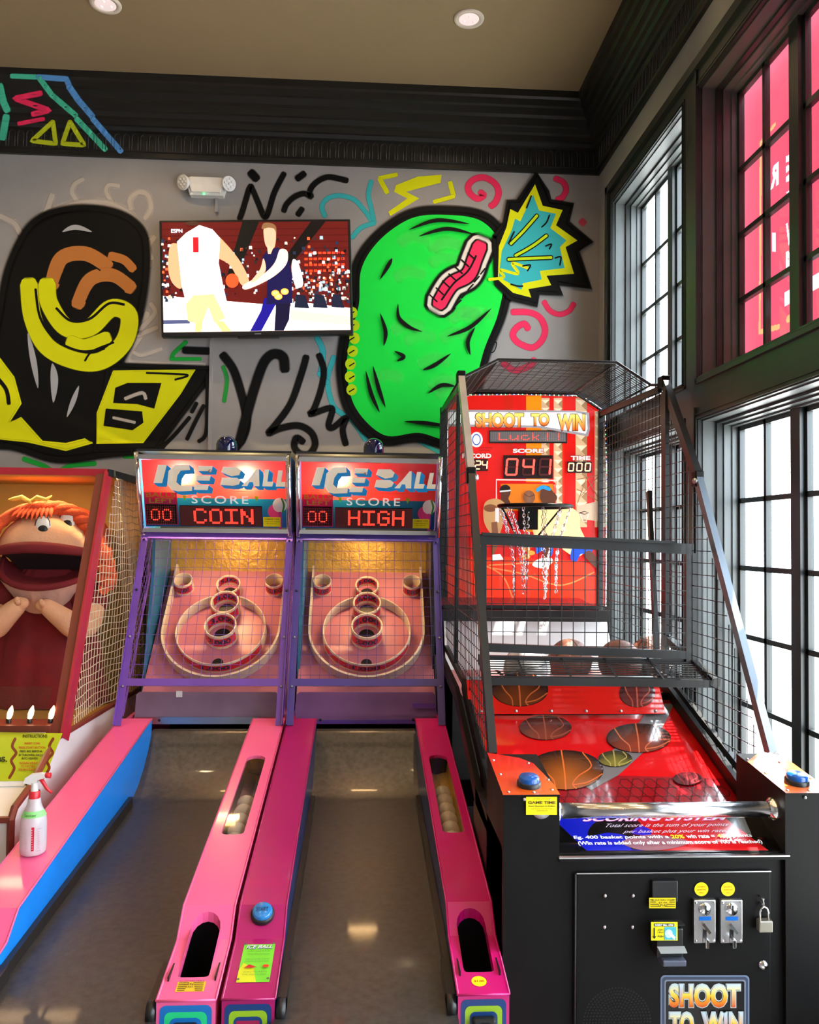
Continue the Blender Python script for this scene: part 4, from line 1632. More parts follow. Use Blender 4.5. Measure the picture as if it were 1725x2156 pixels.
    b.build('beacon', root)
    # rear sides behind the side mesh
    return root


def empty_part(n, r):
    return None


pinkL = mat('hot_pink_enamel', (.88, .11, .30), .28, coat=.3, var=.0, rvar=.0)
magR = mat('magenta_enamel', (.40, .003, .12), .30, coat=.3, var=.02, rvar=.02)
magR_lit = mat('magenta_enamel_lit', (.60, .003, .17), .30, coat=.3, var=.02, rvar=.02)  # same magenta enamel, light on the right rail put into its colour
blueL = mat('bright_blue_rail_side', (.0, .22, .75), .35)
blueR = mat('deep_blue_rail_side', (.005, .03, .12), .35)
ice_ball(-.775, .80, {-1: pinkL, 1: pinkL}, blueL, M_purple, M_mauve, 'COIN', 'left of two roll-up ball alleys, hot pink rails, display reading COIN', ('2,000', '3,000', '4,000', '5,000', '10,000'), 0)
ice_ball(.026, .77, {-1: magR, 1: magR_lit}, blueR, M_purple2, M_violet, 'HIGH', 'right of two roll-up ball alleys, dark magenta rails, display reading HIGH', ('2,000', '3,000', '4,000', '5,000', '10,000'), 1)

# balls waiting under the rail windows
ORD = ['nearest', 'second', 'third', 'fourth', 'fifth', 'sixth', 'seventh']
for cx, n, nm in ((-.775 + (.245 + .40) / 2, 5, 'hot pink'), (.026 + (.245 + .385) / 2, 6, 'dark magenta')):
    for k in range(n):
        y = 3.03 + k * .0755
        z = ztop(y) - .095 - .001 * k + .0395
        b = MB()
        b.ball((cx, y, z), .037, M_balls, 20)
        tag(b.build('alley_ball', None, (cx, y, z - .037)), '%s cream ball from the front in the window of the %s alley rail' % (ORD[k], nm), 'ball', 'balls in the %s rail window' % nm)

# spray bottle standing on the far left rail
bx, by = -1.10, 2.87
bz = ztop(by) + .001
root = empty('spray_bottle', (bx, by, bz), 'clear spray bottle with red trigger standing on the left pink rail', 'spray bottle')
M_bottle = mat('milky_plastic', (.80, .74, .78), .25, trans=.35)
M_redp = mat('red_plastic', (.65, .02, .03), .3)
b = MB()
b.lathe([(.001, 0), (.036, 0), (.041, .006), (.042, .03), (.042, .105), (.039, .125), (.028, .150), (.022, .165), (.020, .182), (.016, .185), (.016, .195)], (bx, by, bz), (0, 0, 1), M_bottle, n=32)
body = b.build('bottle', root)
b = MB()
b.lathe([(.0395, .1265), (.0305, .1455)], (bx, by, bz), (0, 0, 1), mat('green_label', (.25, .68, .20), .4), n=32)
d = Decal(b, lambda u, v: (bx + .036 * math.sin(u), by - .036 * math.cos(u), bz + v), (0, -1, 0), M_ink, step=.0004, start=.0015)
d.text('Sanitizer', -.5, .131, .6, .140, L(30, 90, 40))
b.build('label', body)
b = MB()
F = lambda u, v: (bx + .0428 * math.sin(u), by - .0428 * math.cos(u), bz + v)
d = Decal(b, F, (0, -1, 0), M_ink, step=.0003, start=.0)
d.rect(.22, .02, .42, .098, L(190, 20, 50))
for u0, u1 in ((-.95, -.6), (.62, .95)):
    d.stroke([(u0, .018), (u1, .018), (u1, .09), (u0, .09), (u0, .018)], .0012, L(150, 120, 140), smooth=False, cap=False)
for k in range(9):
    d.rect(.7, .026 + k * .007, .88, .0275 + k * .007, L(190, 120, 140))
    d.rect(-.25, .022 + k * .008, -.2 + .1 * (k % 2), .0235 + k * .008, L(190, 140, 160))
    d.rect(.28, .026 + k * .008, .36, .028 + k * .008, L(235, 190, 200))
b.build('printed_scale', body)
b = MB()
b.lathe([(.0185, .182), (.0185, .205), (.016, .208)], (bx, by, bz), (0, 0, 1), M_redp, n=24)
b.build('collar', root)
b = MB()
zz = bz + .205
b.lathe([(.013, 0), (.011, .02), (.012, .03)], (bx, by, zz), (0, 0, 1), M_white, n=16)
pts = [(-.034, .030), (-.030, .046), (-.012, .058), (.02, .062), (.034, .060), (.036, .046), (.012, .040), (.008, .024), (-.012, .024)]
b.prism([(bx + x, by + .009, zz + z) for x, z in pts], (0, -.018, 0), M_white)
b.build('spray_head', root)
b = MB()
b.tube([(bx + .034, by, zz + .053), (bx + .052, by, zz + .053)], [.008, .0095], M_redp, n=12)
b.build('nozzle', root)
b = MB()
b.tube([(bx + .018, by, zz + .044), (bx + .028, by, zz + .030), (bx + .040, by, zz + .010), (bx + .058, by, zz - .006)], [.007, .0065, .0055, .004], M_redp, n=8)
b.build('trigger', root)

# ================================================================== basketball shooting machine
BX0, BX1 = .42, 1.41                                     # outer sides
PW = .165                                                # front pillar width
bb = empty('basketball_machine', ((BX0 + BX1) / 2, 2.40, 0), 'tall black basketball shooting game with mesh cage and red lit backboard beside the windows', 'arcade game')
M_cab = mat('black_cabinet_enamel', (.008, .0075, .0075), .42, var=.1, spec=.12)
M_red = print_mat('red_printed_laminate', .12, coat=1.0)
R1, R2 = L(214, 20, 22), L(228, 40, 24)
REDC = L(214, 22, 22)
ORC = L(235, 110, 20)

# lower body
b = MB()
b.box(BX0, BX1, 2.42, 3.05, 0, .745, M_cab, .008)
b.box(.72, .74, 3.8, 4.95, 0, 1.0, M_cab)
b.box(.60, .62, 3.05, 3.8, 0, .78, M_cab)
b.box(BX1 - .02, BX1, 2.9, 4.95, 0, .80, M_cab)
b.box(.74, BX1, 4.90, 4.95, 0, 1.1, M_cab)
b.box(BX0, BX0 + .04, 2.42, 3.0, .0, .80, M_cab)
b.box(BX0 + .03, .54, 4.86, 4.93, 0, 1.2, M_cab)
b.prism([(BX0, 2.42, .74), (BX0, 3.0, .74), (BX0, 3.7, .98), (BX0, 4.95, 1.06), (BX0, 4.95, 1.12), (BX0, 3.7, 1.04), (BX0, 2.95, .80)], (.02, 0, 0), M_cab)
b.prism([(BX1 - .02, 2.42, .74), (BX1 - .02, 3.05, .74), (BX1 - .02, 4.95, .74), (BX1 - .02, 4.95, 1.12), (BX1 - .02, 3.7, 1.04), (BX1 - .02, 2.95, .80)], (.02, 0, 0), M_cab)
b.build('lower_cabinet', bb)


def pillar(x0, x1, s):
    b = MB()
    zf, zb = .955, .992
    poly = [(x0, 2.40, .0), (x0, 2.40, zf), (x0, 2.72, zb), (x0, 2.72, 0)]
    b.prism([(x, y, z) for x, y, z in poly], (x1 - x0, 0, 0), M_cab)
    o = b.build('front_pillar', bb)
    # coloured control plate on top
    b = MB()
    F = lambda u, v: (x0 + (x1 - x0) * u, 2.395 + .33 * v, zf + (zb - zf) * v * 1.0)
    nn = V((0, -(zb - zf), .33)).normalized()
    d = Decal(b, F, nn, M_glossink, step=.0006, start=.004)
    if s < 0:
        pts = [(0, 0.0), (1, 0), (1.0, .12), (.80, .55), (.0, 1.0), (-.02, .3)]
        pts = [(-.02, .0), (1.0, 0), (1.0, .2), (.82, .72), (.60, .86), (0, 1.0)]
        b.prism([V(F(*p)) for p in pts], nn * .004, M_cab)
        d.k = .0045
        tr_ = geometry.tessellate_polygon([[V((*p, 0)) for p in pts]])
        d.put(pts, tr_, REDC, cols=[ORC if p[1] < .5 and p[0] > .5 else (tuple(a * .5 + c * .5 for a, c in zip(REDC, ORC)) if p[1] < .5 else REDC) for p in pts])
    else:
        pts = [(0, 0), (1, 0), (1, .9), (.6, 1), (0, .75)]
        b.prism([V(F(*p)) for p in pts], nn * .004, M_cab)
        d.k = .0045
        d.poly(pts, L(235, 120, 60))
    pl = b.build('control_plate', o)
    for q in ((.10, .06), (.55, .05), (.9, .1), (.08, .45), (.06, .8), (.72, .72), (.93, .32)):
        b = MB(); b.ball(V(F(*q)) + nn * .005, .0055, M_steel, 8, sc=(1, 1, .6)); b.build('screw', pl)
    b = MB()
    q = (.52, .20) if s < 0 else (.50, .22)
    c_ = V(F(*q)) + nn * .005
    b.lathe([(.036, 0), (.036, .012), (.032, .014)], c_, nn, M_black, n=28)
    b.lathe([(.031, .012), (.031, .024), (.027, .029), (.001, .030)], c_, nn, mat('blue_game_button', (.0, .09, .42), .3, coat=.5), n=28)
    b.build('push_button', o)
    for xx in (x0 + .06, x1 - .03):
        b = MB()
        b.ball((xx, 2.398, .945), .006, M_steel, 8)
        b.build('bolt', o)
    return o


pl_l = pillar(BX0, BX0 + PW, -1)
pl_r = pillar(BX1 - PW + .02, BX1 + .0, 1)
# sticker with game name on the left pillar
b = MB()
FD = lambda u, v: aty(u, v, 2.40)
b.lathe([(.001, .0), (.028, .0), (.031, -.006)], tuple(aty(1141, 1704, 2.398)), (0, -1, 0), M_steel, n=24)
b.build('speaker_disc', pl_l)
b = MB()
d = Decal(b, FD, WN, M_ink, step=.0004, start=.007)
d.rect(1107, 1714, 1172, 1676, L(245, 225, 0))
d.text('combine your tickets', 1122, 1682, 1160, 1679, L(120, 110, 0))
d.text('GAME TIME', 1111, 1691, 1169, 1685, L(90, 70, 0), bold=.03)
d.text('Insert Quarters or Dollars', 1112, 1697, 1168, 1694, L(60, 50, 0), bold=.03)
d.text('press the button when ready to begin', 1118, 1702, 1162, 1700, L(90, 80, 0))
d.text('GAMETIME.COM', 1129, 1706, 1152, 1704, L(90, 80, 0))
b.build('game_sticker', pl_l)

# chrome bar
b = MB()
za = aty(1180, 1707, 2.47).z
xa_, xb_ = BX0 + PW - .004, BX1 - PW + .025
b.tube([(xa_, 2.47, za), (xb_, 2.47, za)], .023, mat('polished_steel_bar', (.85, .85, .87), .2, metal=1, var=.03), n=24)
for x_, s in ((xa_ + .004, 1), (xb_ - .004, -1)):
    b.lathe([(.023, .02), (.034, .012), (.036, .004), (.036, 0)], (x_, 2.47, za), (s, 0, 0), M_chrome, n=24)
b.build('hand_bar', bb)

# scoring panel below the bar (slanted)
SP0, SP1 = V((BX0 + PW, 2.405, .773)), V((BX0 + PW, 2.58, .850))
sw = BX1 - PW + .02 - BX0 - PW
sn = V((0, -(SP1 - SP0).z, (SP1 - SP0).y)).normalized()
b = MB()
b.prism([SP0, SP0 + V((sw, 0, 0)), SP1 + V((sw, 0, 0)), SP1], -sn * .015, M_cab)
b.box(BX0 + PW, BX0 + PW + sw, 2.395, 2.41, .764, .777, M_cab)
b.bar((BX0 + PW - .002, 2.398, .776), (BX0 + PW + sw + .01, 2.398, .776), .012, .004, M_steel)
b.box(BX0 + PW, BX0 + PW + sw, 2.58, 2.595, .60, .851, M_cab)
ps = b.build('scoring_board', bb)
b = MB()
d = Decal(b, lambda u, v: SP0 + V((sw * u, 0, 0)) + (SP1 - SP0) * v, sn, M_red, step=.0004, start=.0006)
d.rect(0, 0, 1, 1, L(8, 8, 8))
d.poly([(.13, .13), (.94, .10), (.80, .98), (.0, .98)], L(200, 18, 24))
d.poly([(.13, .13), (.40, .12), (.46, .55), (.30, .98), (0, .98)], L(20, 30, 190))
d.poly([(.16, .45), (.22, .75), (.36, .85), (.42, .70), (.36, .50), (.42, .40), (.38, .16), (.33, .16), (.34, .4), (.26, .5)], L(8, 8, 12), smooth=True)
d.poly([(.30, .30), (.45, .45), (.60, .30), (.52, .16), (.38, .12)], L(150, 100, 110), smooth=True)
d.text('SCORING SYSTEM', .17, .745, .83, .875, L(235, 130, 210), bold=.05, shear=.3)
d.text('SCORING SYSTEM', .17, .755, .83, .865, L(245, 235, 250), bold=.01, shear=.3)
d.text('Total score is the sum of your points', .25, .59, .82, .69, L(225, 215, 235), shear=.3)
d.text('per basket plus your win rate.', .33, .46, .80, .55, L(225, 215, 235), shear=.3)
d.text('Eg. 400 basket points with a', .09, .34, .52, .43, L(235, 235, 240), bold=.03)
d.text('20%', .53, .35, .59, .43, L(240, 220, 40), bold=.03)
d.text('win rate =', .60, .35, .73, .43, L(235, 235, 240), bold=.03)
d.text('480', .74, .35, .80, .43, L(240, 220, 40), bold=.03)
d.text('points', .81, .34, .90, .43, L(235, 235, 240), bold=.03)
d.text('(Win rate is added only after a minimum score of 100 is reached)', .10, .20, .93, .30, L(235, 235, 240), bold=.03)
b.build('scoring_print', ps)

# deck with printed basketballs
DX0, DX1 = BX0 + .035, BX1 - .03
DK0, DK1 = V((0, 2.62, .664)), V((0, 3.70, 1.031))
dn = V((0, -(DK1 - DK0).z, (DK1 - DK0).y)).normalized()
b = MB()
b.prism([(DX0, DK0.y, DK0.z), (DX1, DK0.y, DK0.z), (DX1, DK1.y, DK1.z), (DX0, DK1.y, DK1.z)], -dn * .02, M_cab)
dk = b.build('ball_deck', bb)
FK = lambda u, v: hit(u, v, DK0, dn)
b = MB()
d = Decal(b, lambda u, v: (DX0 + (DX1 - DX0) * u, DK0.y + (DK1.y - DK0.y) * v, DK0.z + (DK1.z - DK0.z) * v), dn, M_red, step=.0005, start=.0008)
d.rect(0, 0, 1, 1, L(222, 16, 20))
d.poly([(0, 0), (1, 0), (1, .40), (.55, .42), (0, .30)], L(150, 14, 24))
random.seed(5)
for j in range(9):
    for i in range(20):
        u, v = (i + (j % 2) * .5) / 20, .06 + j * .045
        if v > .42 - .1 * (1 - u):
            continue
        pts = [(u + .026 * math.cos(a * PI / 3), v + .028 * math.sin(a * PI / 3)) for a in range(6)]
        if 0 < u < .97:
            d.stroke(pts + pts[:1], .006, L(110, 12, 18), smooth=False, cap=False)
            d.k -= .0005
            if j < 5:
                d.ell(u, v, .014, .013, L(60, 10, 16), n=8)
                d.k -= .0005
d.k += .001
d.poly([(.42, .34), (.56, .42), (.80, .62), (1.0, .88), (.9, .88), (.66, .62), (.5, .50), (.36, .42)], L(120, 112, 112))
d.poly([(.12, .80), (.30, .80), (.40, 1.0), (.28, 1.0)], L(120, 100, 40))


def pball(cx, cy, rx, ry, dark, light, line, rot=0.):
    """printed basketball: flat disc with its seams, coordinates in photo pixels on the deck"""
    d.ell(cx, cy, rx, ry, dark, col2=light)
    d.ell(cx, cy, rx, ry, dark, col2=dark)
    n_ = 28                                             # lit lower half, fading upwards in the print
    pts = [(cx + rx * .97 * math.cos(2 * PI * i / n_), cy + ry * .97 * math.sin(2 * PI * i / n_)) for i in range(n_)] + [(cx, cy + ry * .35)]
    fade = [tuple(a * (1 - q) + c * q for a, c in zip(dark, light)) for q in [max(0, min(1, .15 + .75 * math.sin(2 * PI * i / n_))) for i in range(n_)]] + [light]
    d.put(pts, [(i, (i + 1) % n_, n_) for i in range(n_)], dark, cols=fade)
    d.stroke([(cx - rx * .1, cy - ry), (cx - rx * .02, cy), (cx + rx * .02, cy + ry)], 3., line, cap=False)
    d.stroke([(cx - rx * .75, cy - ry * .65), (cx - rx * .55, cy), (cx - rx * .3, cy + ry * .5), (cx - rx * .25, cy + ry * .95)], 2.4, line, cap=False)
    d.stroke([(cx + rx * .45, cy - ry * .88), (cx + rx * .68, cy - ry * .2), (cx + rx * .35, cy + ry * .3), (cx + rx * .2, cy + ry * .7), (cx + rx * .3, cy + ry * .94)], 2.4, line, cap=False)
    d.stroke([(cx + rx * .2, cy + ry * .75), (cx + rx * .6, cy + ry * .6), (cx + rx * .97, cy + ry * .2)], 2.4, line, cap=False)


kk = d.k
d.F = FK
d.step = .0001
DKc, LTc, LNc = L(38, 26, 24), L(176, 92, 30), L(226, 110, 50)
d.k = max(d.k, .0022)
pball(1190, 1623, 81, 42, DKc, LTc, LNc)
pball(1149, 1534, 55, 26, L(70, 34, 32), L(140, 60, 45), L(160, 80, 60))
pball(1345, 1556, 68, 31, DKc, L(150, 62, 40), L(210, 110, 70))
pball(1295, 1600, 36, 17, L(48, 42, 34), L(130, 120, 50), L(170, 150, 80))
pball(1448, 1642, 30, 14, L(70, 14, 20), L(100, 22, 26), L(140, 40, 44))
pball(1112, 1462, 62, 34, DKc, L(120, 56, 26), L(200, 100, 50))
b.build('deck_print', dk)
# bolted plate near the top of the deck
b = MB()
Q0, Q1 = V((DX0, 3.46, .968)), V((DX0, 3.56, 1.10))
pw_ = (1.30 - DX0)
qn = V((0, -(Q1 - Q0).z, (Q1 - Q0).y)).normalized()
b.prism([Q0, Q0 + V((pw_, 0, 0)), Q1 + V((pw_ + .0, 0, 0)), Q1], -qn * .006, M_cab)
b.box(DX0, DX0 + pw_ - .02, 3.55, 3.58, 1.096, 1.110, M_steel)
d = Decal(b, lambda u, v: Q0 + V((pw_ * u, 0, 0)) + (Q1 - Q0) * v, qn, M_red, step=.0005, start=.001)
d.rect(0, 0, 1, 1, L(226, 30, 22))
d.F = lambda u, v: hit(u, v, Q0, qn)
d.step = .0001
d.k = .0016
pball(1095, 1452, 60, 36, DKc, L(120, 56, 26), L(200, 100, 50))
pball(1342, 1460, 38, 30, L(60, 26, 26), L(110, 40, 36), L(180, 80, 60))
pp_ = b.build('stop_plate', bb)
for q in range(6):
    b = MB(); b.ball(Q0 + V((pw_ * (.06 + q * .178), 0, 0)) + (Q1 - Q0) * .07 + qn * .003, .007, M_steel, 8); b.build('bolt', pp_)
# ball trough behind the plate and the white sheet beyond
b = MB()
b.box(DX0, DX1, 3.58, 4.45, .985, 1.0, mat('red_trough', (.35, .02, .02), .3))
b.box(DX0, DX1, 3.60, 3.62, 1.0, 1.03, M_cab)
b.build('ball_trough', bb)
M_sheet = mat('white_net_sheet', (.80, .80, .80), .5, var=.03)
b = MB()
b.prism([(DX0, 4.43, 1.0), (DX1, 4.43, 1.0), (DX1, 4.60, 1.30), (DX0, 4.60, 1.30)], (0, .01, 0), M_sheet)
b.build('return_sheet', bb)
b = MB()
b.box(DX0 - .02, DX1, 4.50, 4.54, 1.255, 1.315, M_cage)
b.prism([(DX0, 4.62, 1.325), (1.34, 4.62, 1.325), (1.30, 4.86, 1.36), (DX0, 4.86, 1.36)], (0, 0, -.012), mat('dark_red_lip', (.25, .015, .02), .3, var=.4, scale=40))
b.box(DX0, 1.36, 4.61, 4.63, 1.315, 1.335, M_cage)
b.build('backboard_lip', bb)

# ------------------------------------------------ backboard
YBD = 4.88
FBd = lambda u, v: aty(u, v, YBD)
M_lit = print_mat('backlit_backboard_print', .25, coat=.4, es=.55)


def rr_poly(x0, y0, x1, y1, r, k=5, corners=(1, 1, 1, 1)):
    """screen-like coordinates (v down); corners TL TR BR BL"""
    p = []
    for (cx, cy, a0_, on) in ((x0 + r, y0 + r, PI, corners[0]), (x1 - r, y0 + r, 1.5 * PI, corners[1]), (x1 - r, y1 - r, 0, corners[2]), (x0 + r, y1 - r, .5 * PI, corners[3])):
        if not on:
            p.append((cx + (r if cx > (x0 + x1) / 2 else -r), cy + (r if cy > (y0 + y1) / 2 else -r)))
            continue
        for i in range(k + 1):
            a = a0_ + PI / 2 * i / k
            p.append((cx + r * math.cos(a), cy + r * math.sin(a)))
    return p


BO = [(938, 1290), (938, 850), (955, 832), (990, 822), (1100, 821), (1218, 824), (1262, 842), (1284, 862), (1287, 1000), (1285, 1295)]
b = MB()
b.prism([FBd(*p) for p in BO], (0, .06, 0), M_cab)
bd = b.build('backboard', bb)
BI = [(942, 1275), (942, 858), (960, 840), (992, 832), (1100, 831), (1214, 834), (1250, 850), (1273, 868), (1277, 1000), (1275, 1275)]
b = MB()
pts = [FBd(*p) + V((0, -.004, 0)) for p in BI]
b.tube(pts, .006, M_chrome, n=8)
b.build('chrome_edge', bd)
# string of little coloured lamps
lamp_cols = [(1, .9, .5), (.2, 1, .3), (1, .15, .1), (.25, .35, 1)]
lm = [mat('tiny_lamp_%s' % 'abcd'[i], c, .3, emit=c, es=2.2) for i, c in enumerate(lamp_cols)]
b = MB()
path = dense([(BI[i][0], BI[i][1]) for i in range(1, 10)], 9)
for i, p in enumerate(path):
    q = FBd(*p)
    b.ball((q.x, q.y - .010, q.z), .0042, lm[i % 4], 6)
b.nodup = True
tag(b.build('lamp_string', bd), kind='stuff')
b = MB()
d = Decal(b, FBd, WN, M_lit, step=.0005, start=.001)
d.poly(BI, L(222, 22, 14))
d.poly([(945, 1120), (1277, 1130), (1277, 960), (1240, 930), (945, 960)], L(214, 18, 12))
for x0, x1, c in ((1108, 1140, L(250, 140, 10)), (1176, 1188, L(214, 40, 12)), (1062, 1080, L(205, 30, 12))):
    d.rect(x0, 1120, x1, 834, c)
for x0, x1 in ((1140, 1157), (1166, 1184), (1212, 1236), (1252, 1275)):
    d.rect(x0, 1110, x1, 838 if x0 < 1240 else 866, L(206, 170, 130))
    y = 842 if x0 < 1240 else 872
    while y < 1100:
        h_ = x1 - x0
        d.poly([(x0, y), (x1, y), ((x0 + x1) / 2, y + h_ * .5)], L(238, 214, 180)); d.k -= .0005
        d.poly([(x1, y), (x1, y + h_), ((x0 + x1) / 2, y + h_ * .5)], L(160, 122, 84)); d.k -= .0005
        y += h_
d.k += .001
# court floor and big ball at the foot
d.poly([(940, 1168), (1277, 1185), (1277, 1130), (1200, 1120), (940, 1120)], L(200, 20, 14))
d.poly([(940, 1275), (940, 1190), (985, 1176), (1060, 1172), (1150, 1178), (1215, 1180), (1245, 1188), (1258, 1215), (1262, 1240), (1255, 1270), (1200, 1275)], L(232, 52, 20))
for pts in ([(1030, 1195), (1100, 1208), (1180, 1232), (1250, 1205)], [(1020, 1190), (1060, 1215), (1085, 1275)], [(1030, 1190), (1100, 1186), (1170, 1182)]):
    d.stroke(pts, 3, L(240, 130, 70))
# backboard frame printed
d.stroke([(1045, 1075), (1045, 1010), (1174, 1012), (1174, 1070)], 3.2, L(250, 200, 190), smooth=False, cap=False)
d.stroke([(1050, 1075), (1050, 1016), (1168, 1018), (1168, 1070)], 4.2, L(205, 14, 14), smooth=False, cap=False)
d.rect(1054, 1075, 1164, 1019, L(222, 120, 20))
# lattice and second hoop on the right
for a_, c_ in (((1215, 1060), (1235, 1005)), ((1235, 1005), (1270, 1070)), ((1214, 1010), (1264, 1000)), ((1222, 1045), (1262, 1000)), ((1214, 1030), (1268, 1060))):
    d.stroke([a_, c_], 1.4, L(140, 90, 60), smooth=False)
d.poly([(1214, 1066), (1264, 1054), (1264, 1098), (1214, 1092)], L(196, 168, 140))
d.stroke([(1219, 1080), (1230, 1077), (1239, 1080), (1230, 1083), (1219, 1080)], 1.5, L(50, 20, 20), smooth=False)
d.stroke([(1221, 1082), (1227, 1098), (1234, 1098), (1238, 1082)], 1.2, L(240, 230, 220), smooth=False)
# players
SKD, SKM, SKL = L(88, 50, 34), L(130, 80, 52), L(214, 160, 100)
d.poly([(1053, 1032), (1058, 1024), (1068, 1024), (1074, 1030), (1074, 1040), (1070, 1050), (1074, 1060), (1066, 1070), (1056, 1062)], SKD, smooth=True)
d.poly([(1052, 1034), (1055, 1024), (1066, 1021), (1074, 1028), (1064, 1034)], L(30, 20, 18), smooth=True)
d.stroke([(1053, 1035), (1074, 1033)], 3, L(220, 220, 220), smooth=False)
d.poly([(1020, 1060), (1040, 1050), (1058, 1056), (1068, 1072), (1062, 1090), (1048, 1130), (1030, 1120), (1018, 1095)], L(196, 150, 96), smooth=True)
d.ell(1032, 1070, 14, 8, SKM)
d.rect(1042, 1100, 1050, 1070, L(235, 230, 225))
d.poly([(1034, 1100), (1046, 1098), (1050, 1140), (1040, 1168), (1034, 1166), (1036, 1140)], SKM)
d.poly([(1034, 1168), (1052, 1166), (1060, 1178), (1036, 1180)], L(236, 232, 226))
d.ell(1113, 1047, 13, 14, SKM)
d.stroke([(1103, 1040), (1113, 1046), (1124, 1042)], 1.5, SKD)
d.poly([(1136, 1046), (1140, 1026), (1154, 1024), (1162, 1034), (1172, 1048), (1160, 1064), (1142, 1060)], SKD, smooth=True)
d.poly([(1128, 1030), (1142, 1022), (1158, 1028), (1156, 1034), (1142, 1030), (1130, 1036)], L(40, 140, 200), smooth=True)
d.poly([(1120, 1075), (1150, 1062), (1195, 1066), (1218, 1084), (1220, 1110), (1235, 1150), (1210, 1172), (1160, 1140), (1125, 1130)], L(240, 205, 140), smooth=True)
d.poly([(1205, 1150), (1225, 1146), (1246, 1152), (1240, 1168), (1222, 1166), (1212, 1182), (1200, 1176)], L(20, 70, 200), smooth=True)
d.poly([(1228, 1166), (1242, 1160), (1256, 1180), (1254, 1195), (1240, 1184)], SKD, smooth=True)
d.poly([(1130, 1140), (1150, 1140), (1162, 1150), (1160, 1170), (1148, 1168), (1140, 1160), (1128, 1165)], L(30, 90, 190), smooth=True)
d.poly([(1146, 1120), (1156, 1140), (1152, 1180), (1144, 1178), (1146, 1150)], SKD, smooth=True)
d.poly([(1120, 1190), (1130, 1178), (1158, 1174), (1160, 1186), (1140, 1196)], L(240, 240, 236), smooth=True)
d.poly([(1085, 1100), (1110, 1080), (1122, 1090), (1118, 1110), (1096, 1104)], L(50, 40, 36), smooth=True)
for i in range(5):
    d.ell(1106 + (i % 2) * 10, 1140 + i * 8, 9, 5, L(246, 150, 60))
# title strip
d.poly([(1004 - 60, 864), (1210, 866), (1238, 870), (1240, 905), (1236, 920), (1130, 902), (944, 899)], L(150, 145, 150))
d.poly([(944, 869), (1210, 870), (1233, 875), (1235, 904), (1231, 914), (1130, 897), (944, 894)], L(252, 250, 250))
for dx, c in ((1.5, L(70, 50, 40)), (0, None)):
    for t, x0, x1, y0, y1 in (('SHOOT', 1000, 1101, 902, 871), ('TO', 1117, 1154, 898, 872), ('WIN', 1172, 1229, 908, 874)):
        if c:
            d.text(t, x0 - 1.5, y0 + 1.5, x1 + 1.5, y1 - 1.5, c, bold=.075)
        else:
            d.text(t, x0, y0, x1, y1, L(250, 205, 70), bold=.05, col2=L(244, 190, 50))
            vs, fs = glyphs(t, .05)
            d.k -= .0005
            cc = []
            for a_, q in vs:
                c0, c1 = L(206, 70, 10), L(252, 226, 110)
                cc.append(tuple(p * (1 - q) + r_ * q for p, r_ in zip(c0, c1)))
            d.k += .0005
            d.put([(x0 + (x1 - x0) * a_, y0 + (y1 - y0) * q) for a_, q in vs], fs, (1, 1, 1), cols=cc)
# round badge
d.ell(1002, 927, 13, 16, L(235, 235, 240)); d.ell(1002, 927, 9, 12, L(60, 90, 170)); d.ell(1002, 927, 7, 9.5, L(235, 225, 225))
for t, x0, x1, y0, y1, s_ in (('SCORE', 1078, 1142, 955, 946, 0), ('TIME', 1199, 1240, 970, 961, 0), ('RECORD', 972, 1033, 966, 956, 0)):
    d.text(t, x0 - 1, y0 + 1, x1 + 1, y1 - 1, L(120, 10, 20), bold=.09)
    d.text(t, x0, y0, x1, y1, L(245, 205, 200), bold=.05)
for i in range(3):
    d.rect(1006, 944 + i * 3, 1036 - i * 3, 943 + i * 3, L(120, 10, 10))
b.build('backboard_print', bd)

SEG = {'0': 'abcdef', '1': 'bc', '2': 'abged', '3': 'abgcd', '4': 'fgbc', '5': 'afgcd', '6': 'afgedc', '7': 'abc', '8': 'abcdefg', '9': 'abcdfg'}
M_segr = mat('red_digit_lit', (.5, .02, .02), .4, emit=(1, .06, .04), es=3.2)
M_segw = mat('amber_digit_lit', (.5, .3, .2), .4, emit=(1, .45, .2), es=3.2)
M_segd = mat('red_digit_unlit', (.09, .008, .008), .4)


def seg(d, ch, x, y, w_, h_, t, lit):
    """seven-segment digit, top left (x, y), photo-pixel coordinates"""
    sl = .12 * w_
    P = lambda u, v: (x + u + sl * (1 - v / h_), y + v)
    S = {'a': ((t, t / 2), (w_ - t, t / 2)), 'd': ((t, h_ - t / 2), (w_ - t, h_ - t / 2)), 'g': ((t, h_ / 2), (w_ - t, h_ / 2)),
         'f': ((t / 2, t), (t / 2, h_ / 2 - t / 2)), 'e': ((t / 2, h_ / 2 + t / 2), (t / 2, h_ - t)), 'b': ((w_ - t / 2, t), (w_ - t / 2, h_ / 2 - t / 2)), 'c': ((w_ - t / 2, h_ / 2 + t / 2), (w_ - t / 2, h_ - t))}
    for k, (p, q) in S.items():
        d.stroke([P(*p), P(*q)], t, (1, 1, 1), lit if k in SEG[ch] else M_segd, smooth=False)


